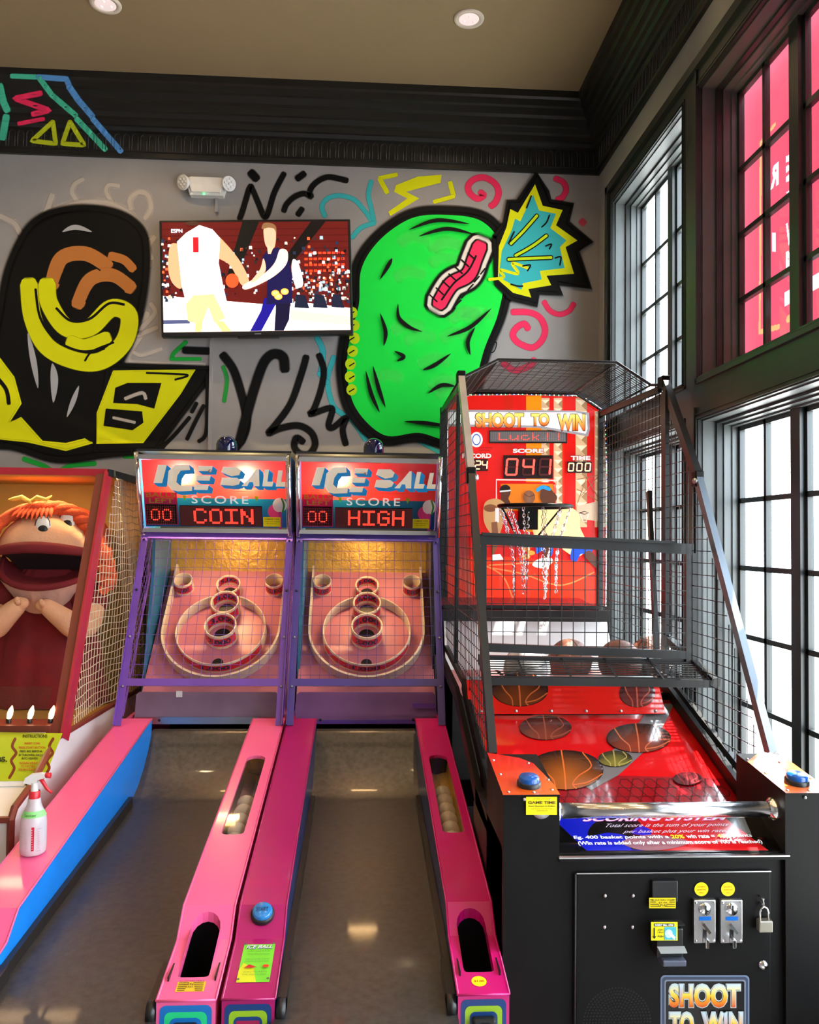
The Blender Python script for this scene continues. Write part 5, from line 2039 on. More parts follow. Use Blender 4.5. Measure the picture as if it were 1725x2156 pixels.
b = MB()
d = Decal(b, FBd, WN, M_ink, step=.0004, start=.016)
d.rect(1029, 934, 1193, 907, L(10, 10, 10))
d.rect(1031, 931, 1191, 909, L(110, 105, 105))
led(d, 'Luck!!', 1033, 929.5, 1189, 910, 40, 9, 4, 1, pitch=6, dim=mat('pale_led_unlit', (.30, .26, .26), .4))
b.build('message_display', bd)
for nm, txt, x0, x1, y0, y1, dw, t, m in (('score_digits', '041', 1059, 1163, 1008, 959, 26, 4.2, M_segr), ('time_digits', '000', 1193, 1245, 996, 972, 12.5, 2.3, M_segw), ('record_digits', '124', 985, 1027, 992, 967, 12.5, 2.3, M_segw)):
    b = MB()
    d = Decal(b, FBd, WN, M_ink, step=.0004, start=.014)
    d.rect(x0, y0, x1, y1, L(36, 4, 6))
    for i, ch in enumerate(txt):
        stp = (x1 - x0) / 3
        seg(d, ch, x0 + stp * (i + .5) - dw / 2 - 1, y1 + (y0 - y1) * .12, dw, (y0 - y1) * .76, t, m)
    b.build(nm, bd)

# hoop
hc = aty(1127, 1066, 4.62)
b = MB()
HR = .205
b.tube([(hc.x + HR * math.cos(2 * PI * i / 40), hc.y + HR * math.sin(2 * PI * i / 40), hc.z) for i in range(40)], .011, M_cab, n=10, closed=True)
b.box(hc.x - .05, hc.x + .06, YBD - .06, YBD, hc.z - .13, hc.z + .0, M_cab)
b.box(hc.x - .03, hc.x + .04, hc.y + HR - .01, YBD - .05, hc.z - .02, hc.z, M_cab)
for s in (-1, 1):
    b.tube([(hc.x + s * .17, hc.y + .1, hc.z - .01), (hc.x + s * .05, YBD - .02, hc.z - .19)], .006, M_cab, n=6)
hoop = b.build('hoop', bb)
NS = 12
for k in range(NS):
    b = MB()
    b.nodup = True
    a0_ = 2 * PI * k / NS
    a1_ = a0_ + (.26 if k % 2 else -.26)
    p0 = V((hc.x + HR * math.cos(a0_), hc.y + HR * math.sin(a0_), hc.z - .012))
    p1 = V((hc.x + .12 * math.cos(a1_), hc.y + .12 * math.sin(a1_), hc.z - .42 - .10 * abs(math.sin(a0_ * 1.5))))
    nl = 22
    for i in range(nl):
        t = (i + .5) / nl
        # bend inwards
        c_ = p0.lerp(p1, t)
        c_ += V((math.cos(a0_), math.sin(a0_), 0)) * (-.03 * math.sin(PI * t))
        dr = (p1 - p0).normalized()
        sd = dr.cross(V((math.cos(a0_ + (i % 2) * PI / 2), math.sin(a0_ + (i % 2) * PI / 2), 0))).normalized()
        pts = [c_ + dr * .014 * math.cos(q * PI / 3) + sd * .007 * math.sin(q * PI / 3) for q in range(6)]
        b.tube(pts, .0019, M_chrome, n=4, closed=True)
    b.build('net_chain', hoop)

# ------------------------------------------------ cage
CX0, CX1 = .465, 1.425
A2, A1, A0 = (3.85, 2.46), (3.45, 1.985), (2.82, .965)


def side_cage(x, s, pillar_x):
    b = MB()
    F = lambda y, z: (x, y, z)
    top = [(4.86, 2.49), (3.85, 2.46)]
    b.bar(F(4.86, 2.47), F(3.87, 2.44), .022, .03, M_cage)
    b.bar(F(4.86, 2.49), F(4.86, 1.12), .03, .03, M_cage, up=(0, 1, 0))
    b.bar(F(2.95, .83), F(3.72, 1.06), .02, .03, M_cage)
    b.bar(F(3.72, 1.06), F(4.86, 1.13), .02, .03, M_cage)
    b.bar(F(*A2), F(3.55, 1.08), .022, .03, M_cage, up=(0, 1, 0)) if False else None
    b.bar(F(3.80 if s > 0 else 4.05, 2.42), F(3.80 if s > 0 else 4.05, 1.09), .02, .055 if s > 0 else .02, M_cage, up=(0, 1, 0))
    b.build('side_frame', bb)
    b = MB()
    poly = [(4.86, 2.47), (3.87, 2.44), (3.47, 1.97), (2.90, 1.0), (2.95, .84), (3.72, 1.06), (4.86, 1.13)]
    scan_grid(poly, F, b, .05, .05, .0022, M_cage)
    b.build('side_mesh', bb)
    # folding arm
    b = MB()
    xo = x + s * .012
    P2, P1, P0 = (xo, A2[0] - .02, A2[1]), (xo, A1[0], A1[1]), (xo, A0[0], A0[1])
    b.bar(P2, P1, .03, .045, mat('satin_aluminium', (.55, .54, .52), .35, metal=.5) if s < 0 else M_cage, up=(0, 1, 0))
    ar = b.build('upper_arm', bb)
    b = MB()
    b.bar(P1, P0, .028, .040, M_cage if s < 0 else mat('blue_grey_arm_paint', (.16, .20, .25), .35, metal=.3), up=(0, 1, 0))
    b.build('lower_arm', bb)
    b = MB()
    b.rbox(xo, A2[0], A2[1] + .01, .04, .07, .06, .006, M_cab)
    b.build('top_joint', ar)
    b = MB()
    b.rbox(xo, A1[0], A1[1] - .01, .04, .05, .07, .006, M_cab)
    b.lathe([(.012, .0), (.012, .03), (.001, .032)], (xo - s * -.0, A1[0] - .01, A1[1] - .02), (-s, -.6, 0), M_steel, n=12)
    b.build('hinge', ar)


side_cage(CX0, -1, BX0)
side_cage(CX1, 1, BX1)
# roof of the cage: flat top with chamfered sides
RZ = [(.47, 2.50), (.66, 2.60), (1.26, 2.60), (1.435, 2.49)]
b = MB()
RY0, RY1 = 4.02, 4.86
for (xa2, za2), (xb2, zb2) in zip(RZ, RZ[1:]):
    ln = math.hypot(xb2 - xa2, zb2 - za2)
    sl = (lambda xa2, za2, xb2, zb2, ln: (lambda u, y: (xa2 + (xb2 - xa2) * u / ln, y, za2 + (zb2 - za2) * u / ln)))(xa2, za2, xb2, zb2, ln)
    scan_grid([(0, RY0), (ln, RY0), (ln, RY1), (0, RY1)], sl, b, .048, .03, .0022, M_cage)
b.build('roof_mesh', bb)
b = MB()
for y in (RY0, RY1):
    b.tube([(x, y, z) for x, z in RZ], .008, M_cage, n=6, smooth=False)
for x, z in RZ:
    b.tube([(x, RY0, z), (x, RY1, z)], .006, M_cage, n=6)
b.tube([(RZ[0][0], RY0, RZ[0][1]), (CX0, A2[0], A2[1])], .008, M_cage, n=6)
b.tube([(RZ[-1][0], RY0, RZ[-1][1]), (CX1, A2[0], A2[1])], .008, M_cage, n=6)
b.build('roof_frame', bb)

# front barrier and shelf
YG = 3.49
b = MB()
b.bar((CX0 + .03, YG, 1.705), (CX1 + .005, YG, 1.672), .03, .045, M_cage)
b.bar((CX0 + .04, YG - .02, 1.728), (CX1 - .08, YG - .02, 1.70), .03, .012, M_cage)
b.bar((CX0 + .04, YG, 1.245), (CX1 - .02, YG, 1.215), .024, .035, M_cage)
b.bar((CX0 + .05, YG, 1.70), (CX0 + .05, YG, 1.24), .025, .025, M_cage, up=(0, 1, 0))
b.bar((CX1 - .005, YG, 1.655), (CX1 - .005, YG, 1.17), .045, .025, M_cage, up=(0, 1, 0))
fr_ = b.build('barrier_frame', bb)
b = MB()
scan_grid([(CX0 + .06, 1.25), (CX1 - .01, 1.22), (CX1 - .01, 1.66), (CX0 + .06, 1.69)], lambda u, v: (u, YG - .01, v), b, .0505, .0605, .0024, M_cage)
b.build('barrier_mesh', fr_)
b = MB()
b.bar((CX0 + .04, 3.30, 1.135), (CX1 + .03, 3.30, 1.125), .03, .03, M_cage)
b.bar((CX0 + .04, 3.50, 1.20), (CX1 + .0, 3.50, 1.185), .02, .02, M_cage)
b.bar((CX0 + .04, 3.30, 1.14), (CX0 + .04, 3.50, 1.20), .02, .03, M_cage)
b.bar((CX1 + .02, 3.28, 1.13), (CX1 + .0, 3.80, 1.26), .03, .03, M_cage)
for k in range(8):
    t = (k + .8) / 9
    b.bar((CX0 + .05, 3.30 + .2 * t, 1.145 + .06 * t), (CX1 + .0, 3.30 + .2 * t, 1.137 + .055 * t), .010, .004, M_cage)
for k in range(5):
    x = CX0 + .2 + k * .19
    b.bar((x, 3.30, 1.14), (x, 3.50, 1.2), .008, .004, M_cage)
b.build('slatted_shelf', bb)
b = MB()
b.bar((1.36, 3.72, 1.09), (1.40, 3.95, 1.95), .03, .02, M_cage, up=(1, 0, 0))
b.build('gas_strut', bb)

# right of the machine: hinged flap of the deck edge
for x in (DX1 - .005, DX0 + .005):
    b = MB()
    b.bar((x, 2.75, .75), (x, 3.68, 1.055), .02, .05, M_cab)
    b.build('deck_edge', bb)

# front door with coin gear
YD = 2.412
FD2 = lambda u, v: aty(u, v, YD)
dl_, dr_ = aty(1213, 1837, YD), aty(1621, 1837, YD)
b = MB()
b.box(BX0 + PW - .01, BX1 - PW + .03, 2.415, 2.44, 0, .78, M_cab)
b.build('front_panel', bb)
b = MB()
b.rbox((dl_.x + dr_.x) / 2, YD, (dl_.z + .05) / 2, dr_.x - dl_.x, .012, dl_.z - .05, .003, M_cab)
door = b.build('door', bb)
b = MB()
b.bar((dl_.x, YD - .008, dl_.z), (dr_.x, YD - .008, dl_.z), .003, .003, M_steel)
b.build('door_edge', door)
b = MB()
b.tube([(dl_.x - .003, YD - .006, dl_.z), (dl_.x - .003, YD - .006, .06)], .0035, M_cage, n=6)
b.build('hinge', door)
for u, v in ((1274, 1886), (1333, 1886), (1273, 1952), (1332, 1952)):
    q = aty(u, v, YD - .007)
    b = MB(); b.ball(q, .006, M_steel, 10); b.build('bolt', door)
# bill acceptor
b = MB()
q = aty(1396, 1865, YD)
w1 = (aty(1423, 1865, YD) - aty(1369, 1865, YD)).x
b.rbox(q.x, YD - .012, aty(1396, 1872, YD).z, w1, .014, .062, .003, M_black)
b.build('bill_display', door)
b = MB()
q = aty(1397, 1960, YD)
b.rbox(q.x, YD - .03, q.z - .01, w1 * 1.02, .05, .085, .005, M_black)
b.prism([(q.x - w1 * .52, YD - .03, q.z + .043), (q.x + w1 * .52, YD - .03, q.z + .043), (q.x + w1 * .56, YD - .056, q.z + .040), (q.x - w1 * .56, YD - .056, q.z + .040)], (0, 0, .003), M_cage)
b.prism([(q.x - w1 * .50, YD - .055, q.z - .018), (q.x + w1 * .54, YD - .055, q.z - .018), (q.x + w1 * .54, YD - .075, q.z - .026), (q.x - w1 * .46, YD - .075, q.z - .026)], (0, 0, -.003), mat('grey_bill_lip', (.30, .32, .32), .4))
b.rbox(q.x + .006, YD - .05, q.z - .058, w1 * .9, .05, .018, .004, mat('slate_bill_tray', (.08, .09, .13), .3))
ba = b.build('bill_acceptor', door)
b = MB()
d = Decal(b, lambda u, v: aty(u, v, YD - .020), WN, M_ink, step=.0004)
d.rect(1367, 1912, 1423, 1890, L(240, 215, 20))
for k in range(4):
    d.rect(1369, 1895 + k * 4.2, 1376 + k * 5, 1893.5 + k * 4.2, L(40, 30, 0))
    d.rect(1421, 1895 + k * 4.2, 1414 - k * 5, 1893.5 + k * 4.2, L(40, 30, 0))
d.text('QUARTERS ONLY', 1371, 1896, 1419, 1892, L(40, 30, 0), bold=.02)
d.text('$1.00', 1386, 1901, 1404, 1897, L(40, 30, 0), bold=.02)
d.text('1 PLAY', 1385, 1906, 1405, 1902, L(40, 30, 0), bold=.02)
b.build('price_sticker', ba)
b = MB()
d = Decal(b, lambda u, v: aty(u, v, YD - .056), WN, M_ink, step=.0004)
d.rect(1371, 1980, 1427, 1941, L(240, 225, 20))
d.rect(1377, 1950, 1420, 1944, L(30, 30, 20))
d.text('INSERT BILL HERE', 1379, 1949, 1418, 1945, L(245, 245, 235), bold=.03)
d.rect(1399, 1978, 1424, 1951, L(70, 180, 200))
d.ell(1408, 1965, 8, 9, L(190, 225, 225)); d.poly([(1408, 1958), (1422, 1972), (1420, 1978), (1404, 1964)], L(240, 240, 240))
d.rect(1376, 1972, 1378.5, 1952, L(20, 20, 20)); d.poly([(1373, 1970), (1381.5, 1970), (1377, 1976)], L(20, 20, 20))
d.text('ACCEPTS', 1384, 1958, 1396, 1955, L(60, 50, 10), bold=.03); d.text('1 BILLS', 1384, 1963, 1396, 1960, L(60, 50, 10), bold=.03); d.text('PUSH', 1384, 1972, 1396, 1968, L(40, 40, 10), bold=.05)
b.build('bill_sticker', ba)
# coin mechanisms
for u0, u1 in ((1455, 1501), (1511, 1557)):
    c_ = aty((u0 + u1) / 2, 1933, YD)
    w_ = (aty(u1, 1933, YD) - aty(u0, 1933, YD)).x
    b = MB()
    b.rbox(c_.x, YD - .014, c_.z, w_, .018, .125, .003, M_steel)
    b.lathe([(.001, .006), (.017, .005), (.019, .0)], (c_.x - .001, YD - .023, c_.z + .036), (0, -1, 0), M_chrome, n=24)
    b.box(c_.x - .0015, c_.x + .0015, YD - .032, YD - .028, c_.z + .022, c_.z + .050, M_black)
    cm = b.build('coin_mechanism', door)
    b = MB()
    b.bar((c_.x - .008, YD - .028, c_.z - .004), (c_.x + .010, YD - .036, c_.z - .028), .008, .006, M_chrome, up=(0, -1, 0))
    b.bar((c_.x - .001, YD - .026, c_.z - .022), (c_.x - .001, YD - .026, c_.z - .05), .008, .004, M_black, up=(0, -1, 0))
    b.rbox(c_.x - .001, YD - .034, c_.z - .056, .011, .02, .024, .002, M_chrome)
    b.build('return_lever', cm)
    b = MB()
    for sx in (-1, 1):
        for sz in (-1, 1):
            b.ball((c_.x + sx * (w_ / 2 - .006), YD - .024, c_.z + sz * .055), .004, M_chrome, 8)
    b.box(c_.x - .018, c_.x + .018, YD - .0245, YD - .0235, c_.z + .004, c_.z + .015, mat('blue_coin_label', (.0, .12, .50), .3))
    b.build('blue_label', cm)
    b = MB()
    d = Decal(b, lambda u, v: aty(u, v, YD - .008), WN, M_ink, step=.0004)
    cu = (u0 + u1) / 2 - 1
    d.ell(cu, 1872, 14.5, 14.5, L(250, 225, 10))
    for t, y in (('ACCEPTS', 1867), ('QUARTERS', 1873), ('ONLY', 1879)):
        d.text(t, cu - len(t) * 1.25, y + 1.8, cu + len(t) * 1.25, y - 1.8, L(190, 120, 0), bold=.03)
    b.build('round_sticker', cm)
# lock, badge, speaker holes
q = aty(1608, 2032, YD - .007)
b = MB(); b.lathe([(.001, .008), (.010, .007), (.014, 0)], q, (0, -1, 0), M_chrome, n=20); b.build('key_lock', door)
q = aty(1601, 1890, YD - .006)
b = MB(); b.tube([(q.x, q.y, q.z + .006), (q.x, q.y - .02, q.z + .004), (q.x, q.y - .022, q.z - .012), (q.x, q.y, q.z - .014)], .003, M_steel, n=8); b.build('hasp', door)
b = MB()
c_ = aty(1298, 2150, YD)
for ring_ in range(1, 12):
    n_ = ring_ * 6
    for i in range(n_):
        a = 2 * PI * i / n_
        x, z = c_.x + ring_ * .0090 * math.cos(a), c_.z + ring_ * .0090 * math.sin(a)
        b.lathe([(.001, .0012), (.0024, .0010), (.0028, 0)], (x, YD - .006, z), (0, -1, 0), M_cage, n=6)
b.nodup = True
b.build('speaker_grille', door)
b = MB()
d = Decal(b, lambda u, v: aty(u, v, YD - .006), WN, M_ink, step=.0005)
d.poly(rr_poly(1391, 2053, 1578, 2230, 9), L(110, 125, 150))
d.poly(rr_poly(1394, 2056, 1575, 2227, 8), L(60, 70, 90))
d.poly(rr_poly(1399, 2062, 1570, 2222, 5), L(120, 130, 150))
d.poly(rr_poly(1402, 2065, 1567, 2219, 4), L(12, 11, 13))
for t, x0, x1, y0, y1 in (('SHOOT', 1409, 1558, 2120, 2071), ('TO', 1409, 1459, 2178, 2129), ('WIN', 1476, 1562, 2178, 2129)):
    d.text(t, x0 - 2, y0 + 2, x1 + 2, y1 - 2, L(190, 200, 200), bold=.095)
    d.text(t, x0 + .5, y0 - .5, x1 - .5, y1 + .5, L(90, 80, 60), bold=.055)
    vs, fs = glyphs(t, .045)
    stops = [(0, L(200, 70, 5)), (.35, L(244, 150, 10)), (.6, L(250, 215, 60)), (1, L(190, 215, 225))]

    def cg(q):
        for (a_, c0), (b_, c1) in zip(stops, stops[1:]):
            if q <= b_:
                f_ = (q - a_) / (b_ - a_)
                return tuple(x_ * (1 - f_) + y_ * f_ for x_, y_ in zip(c0, c1))
        return stops[-1][1]
    d.put([(x0 + (x1 - x0) * a_, y0 + (y1 - y0) * q) for a_, q in vs], fs, (1, 1, 1), cols=[cg(max(0, min(1, q))) for a_, q in vs])
b.build('title_sticker', door)

# padlock hanging from the hasp
q = aty(1610, 1948, YD - .022)
pk = empty('padlock', (q.x, q.y, q.z - .022), 'brass-grey laminated padlock hanging on the black game door', 'padlock')
b = MB(); b.rbox(q.x, q.y, q.z, .040, .024, .034, .003, mat('laminated_padlock_steel', (.45, .42, .34), .35, metal=.8, var=.1)); b.build('body', pk)
b = MB()
b.tube([(q.x - .013, q.y, q.z + .016), (q.x - .013, q.y, q.z + .038), (q.x - .009, q.y, q.z + .049), (q.x - .001, q.y, q.z + .054), (q.x + .008, q.y, q.z + .049), (q.x + .012, q.y, q.z + .038), (q.x + .012, q.y, q.z + .016)], .0032, M_chrome, n=8)
b.build('shackle', pk)

# basketballs resting in the trough
M_bball = mat('worn_brown_basketball', (.19, .065, .035), .42, bump=.3, bscale=260, var=.2, scale=10)
M_seam = mat('black_ball_seam', (.015, .012, .012), .5)


def basketball(u, v, y, label, m=None, rot=0):
    R = .108
    c_ = aty(u, v, y)
    c_.z = 1.0 + R + .001
    rt = empty('basketball', (c_.x, c_.y, 1.001), label, 'basketball', 'basketballs in the return trough')
    b = MB(); b.ball(c_, R, m or M_bball, 32); bo = b.build('cover', rt)
    b = MB()
    Rz = Matrix.Rotation(rot, 3, 'Z') @ Matrix.Rotation(.5 + rot, 3, 'X')
    for k, (ax, off) in enumerate((((1, 0, 0), 0), ((0, 1, 0), 0), ((0, 0, 1), .05), ((0, 0, 1), -.05))):
        ax = Rz @ V(ax)
        u_ = ax.orthogonal().normalized(); w_ = ax.cross(u_)
        rr = math.sqrt(R * R - off * off)
        b.tube([c_ + ax * off + (u_ * math.cos(2 * PI * i / 40) + w_ * math.sin(2 * PI * i / 40)) * rr for i in range(40)], .0014, M_seam, n=5, closed=True)
    b.build('seams', bo)
    return rt


basketball(1200, 1360, 4.02, 'brown basketball behind the slatted shelf, left of the two in the middle', rot=.3)
basketball(1306, 1360, 4.00, 'brown basketball behind the slatted shelf, right of the two in the middle', rot=1.1)
basketball(1372, 1360, 4.16, 'basketball half hidden in the shade at the right end of the trough', rot=2.)
basketball(1110, 1375, 3.78, 'black and white basketball at the left end of the trough', mat('white_panel_ball', (.6, .6, .6), .4, var=.6, scale=9), rot=.8)

# ================================================================== ball-toss game with the cloth doll
GXR = -1.29
tg = empty('ball_toss_game', (-1.75, 3.2, 0), 'red-framed ball toss booth with netting and yellow instruction sign at the left edge', 'arcade game')
M_bred = mat('red_frame_enamel', (.42, .015, .03), .3, coat=.4)
M_brown = mat('brown_red_trim', (.20, .035, .02), .35)
M_wlam = mat('white_cabinet_laminate', (.78, .77, .75), .35, var=.03)
M_ochre = mat('ochre_booth_wall', (.50, .28, .05), .6, var=.08, scale=4)
GL = -2.2
F = lambda u, v: atx(u, v, GXR)
sp = [(3.17, .0), (3.17, .64), (3.20, .675), (3.36, .715), (3.60, .835), (4.80, .81), (4.95, .81), (4.95, 0)]
b = MB()
b.prism([(GXR - .02, y, z) for y, z in sp], (.02, 0, 0), M_wlam)
b.prism([(GL, y, z) for y, z in sp], (.02, 0, 0), M_wlam)
b.box(GL, GXR - .02, 3.17, 3.19, 0, .63, M_wlam)
b.prism([(GL, 3.16, .63), (GXR - .01, 3.16, .63), (GXR - .01, 3.20, .63), (GL, 3.20, .63)], (0, 0, .02), M_brown)
b.prism([(GL + .02, 3.18, .650), (GXR - .02, 3.18, .650), (GXR - .02, 3.40, .698), (GL + .02, 3.40, .698)], (0, 0, -.015), M_wlam)
b.box(GL + .02, GXR - .02, 3.62, 4.93, .78, .80, M_ochre)
cb = b.build('cabinet', tg)
b = MB()
b.tube([(GXR - .008, y, z) for y, z in sp[:7]], .014, M_brown, n=6, smooth=False)
b.build('edge_trim', cb)
b = MB()
b.lathe([(.036, .0), (.036, .008), (.028, .016), (.001, .02)], (-1.43, 3.27, .672), (0, -.2, .9), mat('dark_red_dome_button', (.18, .02, .01), .2, coat=.5), n=24)
b.build('start_button', cb)
b = MB()
b.rbox(-1.60, 3.165, .40, .13, .02, .22, .012, M_black)
for k in range(7):
    b.box(-1.65, -1.55, 3.150, 3.156, .32 + k * .025, .332 + k * .025, M_rubber)
b.build('speaker_grille', cb)
b = MB(); b.lathe([(.001, .004), (.006, .002), (.006, 0)], (-1.50, 3.168, .46), (0, -1, 0), M_brown, n=10); b.build('screw', cb)
b = MB()
b.box(GL, GXR, 4.93, 4.95, .8, 2.02, M_ochre)
b.box(GL, GXR - .02, 4.2, 4.95, 2.0, 2.02, M_ochre)
b.build('back_wall', tg)
# frame posts
b = MB()
b.bar((GXR - .0, 3.68, .815), (GXR - .0, 4.21, 2.01), .012, .09, M_bred, up=(0, 1, -.5))
b.bar((GXR - .028, 3.655, .815), (GXR - .028, 4.185, 2.01), .045, .012, M_brown, up=(0, 1, -.5))
b.build('slanted_post', tg)
b = MB()
b.bar((GL, 4.19, 2.02), (GXR, 4.19, 2.02), .02, .035, M_bred)
b.bar((GXR, 4.19, 2.02), (GXR, 4.95, 2.02), .02, .035, M_black)
b.bar((GXR, 4.93, 2.02), (GXR, 4.93, .8), .03, .02, M_cage, up=(0, 1, 0))
b.build('top_rail', tg)
b = MB()
M_cord = mat('cream_net_cord', (.62, .52, .36), .7)
scan_grid([(3.74, .86), (4.92, .83), (4.92, 2.0), (4.26, 2.0)], lambda y, z: (GXR + .004 + .02 * math.sin(y * 5 + z * 3), y, z), b, .038, .037, .0020, M_cord, jitter=.006)
b.nodup = True
b.build('side_net', tg)
# clear shield, bulbs, sign
b = MB()
b.prism([(GL + .03, 3.58, .86), (GXR - .05, 3.58, .86), (GXR - .05, 3.66, 1.045), (GL + .03, 3.66, 1.045)], (0, .004, 0), M_plexi)
b.build('clear_shield', tg)
M_flame = mat('lit_filament_bulb', (1, .7, .4), .3, emit=(1, .62, .32), es=12)
b = MB()
b.box(GL + .03, GXR - .05, 3.64, 3.78, .80, .88, M_brown)
b.build('lamp_shelf', tg)
for u in (18, 62, 106):
    p = aty(u, 1520, 3.70)
    b = MB(); b.lathe([(.010, -.02), (.012, 0), (.010, .004)], (p.x, p.y, .895), (0, 0, 1), M_black, n=12)
    hb = b.build('lamp_holder', tg)
    b = MB(); b.lathe([(.008, .0), (.012, .02), (.010, .038), (.003, .055), (.001, .058)], (p.x, p.y, .899), (.25, 0, 1), M_flame, n=12); b.build('bulb', hb)
add_light('booth_lamp', 'POINT', (-1.66, 3.72, .99), 1.2, (1, .6, .3), .04)
add_light('booth_lamp', 'AREA', (-1.75, 4.40, 1.99), 5.0, (1, .66, .34), .5, (0, .1, -1), .1)
Y0_, Y1_ = V((GL + .03, 3.385, .70)), V((GL + .03, 3.60, .862))
yn = V((0, -(Y1_ - Y0_).z, (Y1_ - Y0_).y)).normalized()
b = MB()
b.prism([Y0_, V((GXR - .05, Y0_.y, Y0_.z)), V((GXR - .05, Y1_.y, Y1_.z)), Y1_], -yn * .01, M_wlam)
d = Decal(b, lambda u, v: hit(u, v, Y0_, yn), yn, M_glossink, step=.0004)
d.poly([(-60, 1541), (132, 1544), (92, 1644), (-60, 1646)], L(178, 192, 26))
DR = L(120, 50, 20)
for xo in (0, 80):
    pts = [(32 + xo, 1556), (26 + xo, 1572), (34 + xo, 1586), (24 + xo, 1602), (30 + xo, 1618), (20 + xo, 1638)]
    d.stroke([(x - (1 if xo else 0) * (y - 1556) * .10, y) for x, y in pts], 6, DR)
d.text('INSTRUCTIONS', 48, 1554, 100, 1547, L(60, 60, 10), bold=.03)
for t, x0, x1, y, c in (('INSERT COIN', 52, 84, 1566, L(190, 90, 20)), ('PRESS START BUTTON', 40, 96, 1575, L(190, 90, 20)), ('FEED BIG BERTHA', 42, 90, 1583, L(60, 60, 20)),
                        ('BY THROWING BALLS', 40, 90, 1591, L(60, 60, 20)), ('INTO HEAVEN', 46, 80, 1598, L(60, 60, 20)), ('INCREASE WEIGHT', 42, 80, 1608, L(190, 90, 20)), ('TO FATTEN', 44, 74, 1615, L(190, 90, 20)), ('FOR MAX POINTS', 40, 76, 1622, L(190, 90, 20))):
    d.text(t, x0, y + 2.4, x1, y - 2.4, c, bold=.03)
d.text('BS.', -6, 1606, 16, 1595, L(40, 50, 10), bold=.04)
b.build('instruction_sign', tg)

# cloth doll
M_skin = mat('peach_cloth', (.70, .38, .22), .8, bump=.2, bscale=90, var=.08)
M_dress = mat('dark_red_cloth', (.17, .006, .010), .85, bump=.25, bscale=70, var=.2)
M_lip = mat('red_felt', (.17, .006, .012), .8, var=.1)
M_hair = mat('orange_yarn', (.72, .09, .02), .85, bump=.5, bscale=120, var=.2)
M_collar = mat('pale_pink_cloth', (.60, .34, .26), .8, bump=.2)
M_mouth = mat('dark_mouth_cloth', (.02, .004, .006), .9)
hx, hy, hz = -1.675, 4.52, 1.64
dl2 = empty('cloth_doll', (hx, hy, .80), 'big cloth doll with orange yarn hair and wide open mouth in the red booth', 'doll')
b = MB()


def dressfn(p):
    a = math.atan2(p[1], p[0])
    return a


vs, fs = [], []
prof = [(.11, 1.52), (.16, 1.46), (.19, 1.38), (.21, 1.25), (.24, 1.10), (.26, .95), (.28, .805)]
NA = 72
for r, z in prof:
    for j in range(NA):
        a = 2 * PI * j / NA
        f_ = 1 + .07 * math.sin(a * 9) * max(0, (1.42 - z) / .6) + .03 * math.sin(a * 17 + 1)
        vs.append((hx - .02 + r * 1.15 * f_ * math.cos(a), hy + .0 + r * .62 * f_ * math.sin(a), z))
for i in range(len(prof) - 1):
    for j in range(NA):
        fs.append((i * NA + j, i * NA + (j + 1) % NA, (i + 1) * NA + (j + 1) % NA, (i + 1) * NA + j))
b.add(vs, fs, M_dress, True)
for s, ex in ((-1, .215), (1, .215)):
    b.ball((hx + s * ex, hy - .03, 1.36), .10, M_dress, 20, sc=(1.0, .9, 1.1))
b.build('dress', dl2)
# head: upper half dome over a wide mouth
b = MB()
HXR, HYR, HZR = .285, .24, .235
N1, N2 = 12, 40
vs = []
mz = 1.60


def rim(a):
    """height of the upper lip around the front, a=0 centre front"""
    return .055 * math.cos(a * 1.0) ** 2 - .02 * math.cos(3 * a)


for i in range(N1 + 1):
    t = PI / 2 * i / N1
    for j in range(N2):
        a = 2 * PI * j / N2
        rx = math.sin(t)
        zz_ = HZR * math.cos(t)
        fr2 = max(0, -math.sin(a))
        zz_ += .04 * fr2 * (1 - math.cos(t)) * 0 + (i / N1) * .035 * fr2 ** 2
        vs.append((hx + HXR * rx * math.cos(a) * (1 - .05 * (i / N1)), hy + HYR * rx * math.sin(a), mz + zz_))
fs = [(i * N2 + j, (i + 1) * N2 + j, (i + 1) * N2 + (j + 1) % N2, i * N2 + (j + 1) % N2) for i in range(N1) for j in range(N2)]
b.add(vs, fs, M_skin, True)
# back of the head down to the neck
b.ball((hx, hy + .14, mz - .02), .20, M_skin, 24, sc=(1.1, .45, .75))
hd_ = b.build('head', dl2)
# lips and jaw
up_pts, lo_pts = [], []
for k in range(25):
    a = PI + PI * k / 24
    x = math.cos(a)
    y = math.sin(a)
    up_pts.append((hx + HXR * .95 * x, hy + HYR * 1.02 * y, mz + .035 * y * y + .004))
    lo_pts.append((hx + .02 + HXR * .93 * x, hy + HYR * .95 * y - .03 * y * y, mz - .165 * abs(y) ** .8 - .0))
b = MB()
rad = [.012 + .018 * math.sin(PI * k / 24) for k in range(25)]
b.tube(up_pts, rad, M_lip, n=10)
b.build('upper_lip', hd_)
b = MB()
b.tube(lo_pts, [.010 + .008 * math.sin(PI * k / 24) for k in range(25)], M_lip, n=10)
vs, fs = [], []
for k in range(25):                                     # lower jaw lining sloping back to the hinge
    l = V(lo_pts[k])
    for j in range(6):
        t = j / 5
        back = V((hx + (l.x - hx) * (1 - .4 * t), hy + .05, mz - .05))
        p = l.lerp(back, t)
        p.z -= .02 * math.sin(PI * t)
        vs.append(p)
for k in range(24):
    for j in range(5):
        fs.append((k * 6 + j, k * 6 + j + 1, (k + 1) * 6 + j + 1, (k + 1) * 6 + j))
b.add(vs, fs, M_lip, True)
b.build('lower_jaw', hd_)
b = MB()
vs, fs = [], []
for k in range(25):
    l = V(up_pts[k])
    vs += [l, V((hx + (l.x - hx) * .75, hy - .06, mz - .02)), V((hx + (l.x - hx) * .6, hy + .0, mz - .09))]
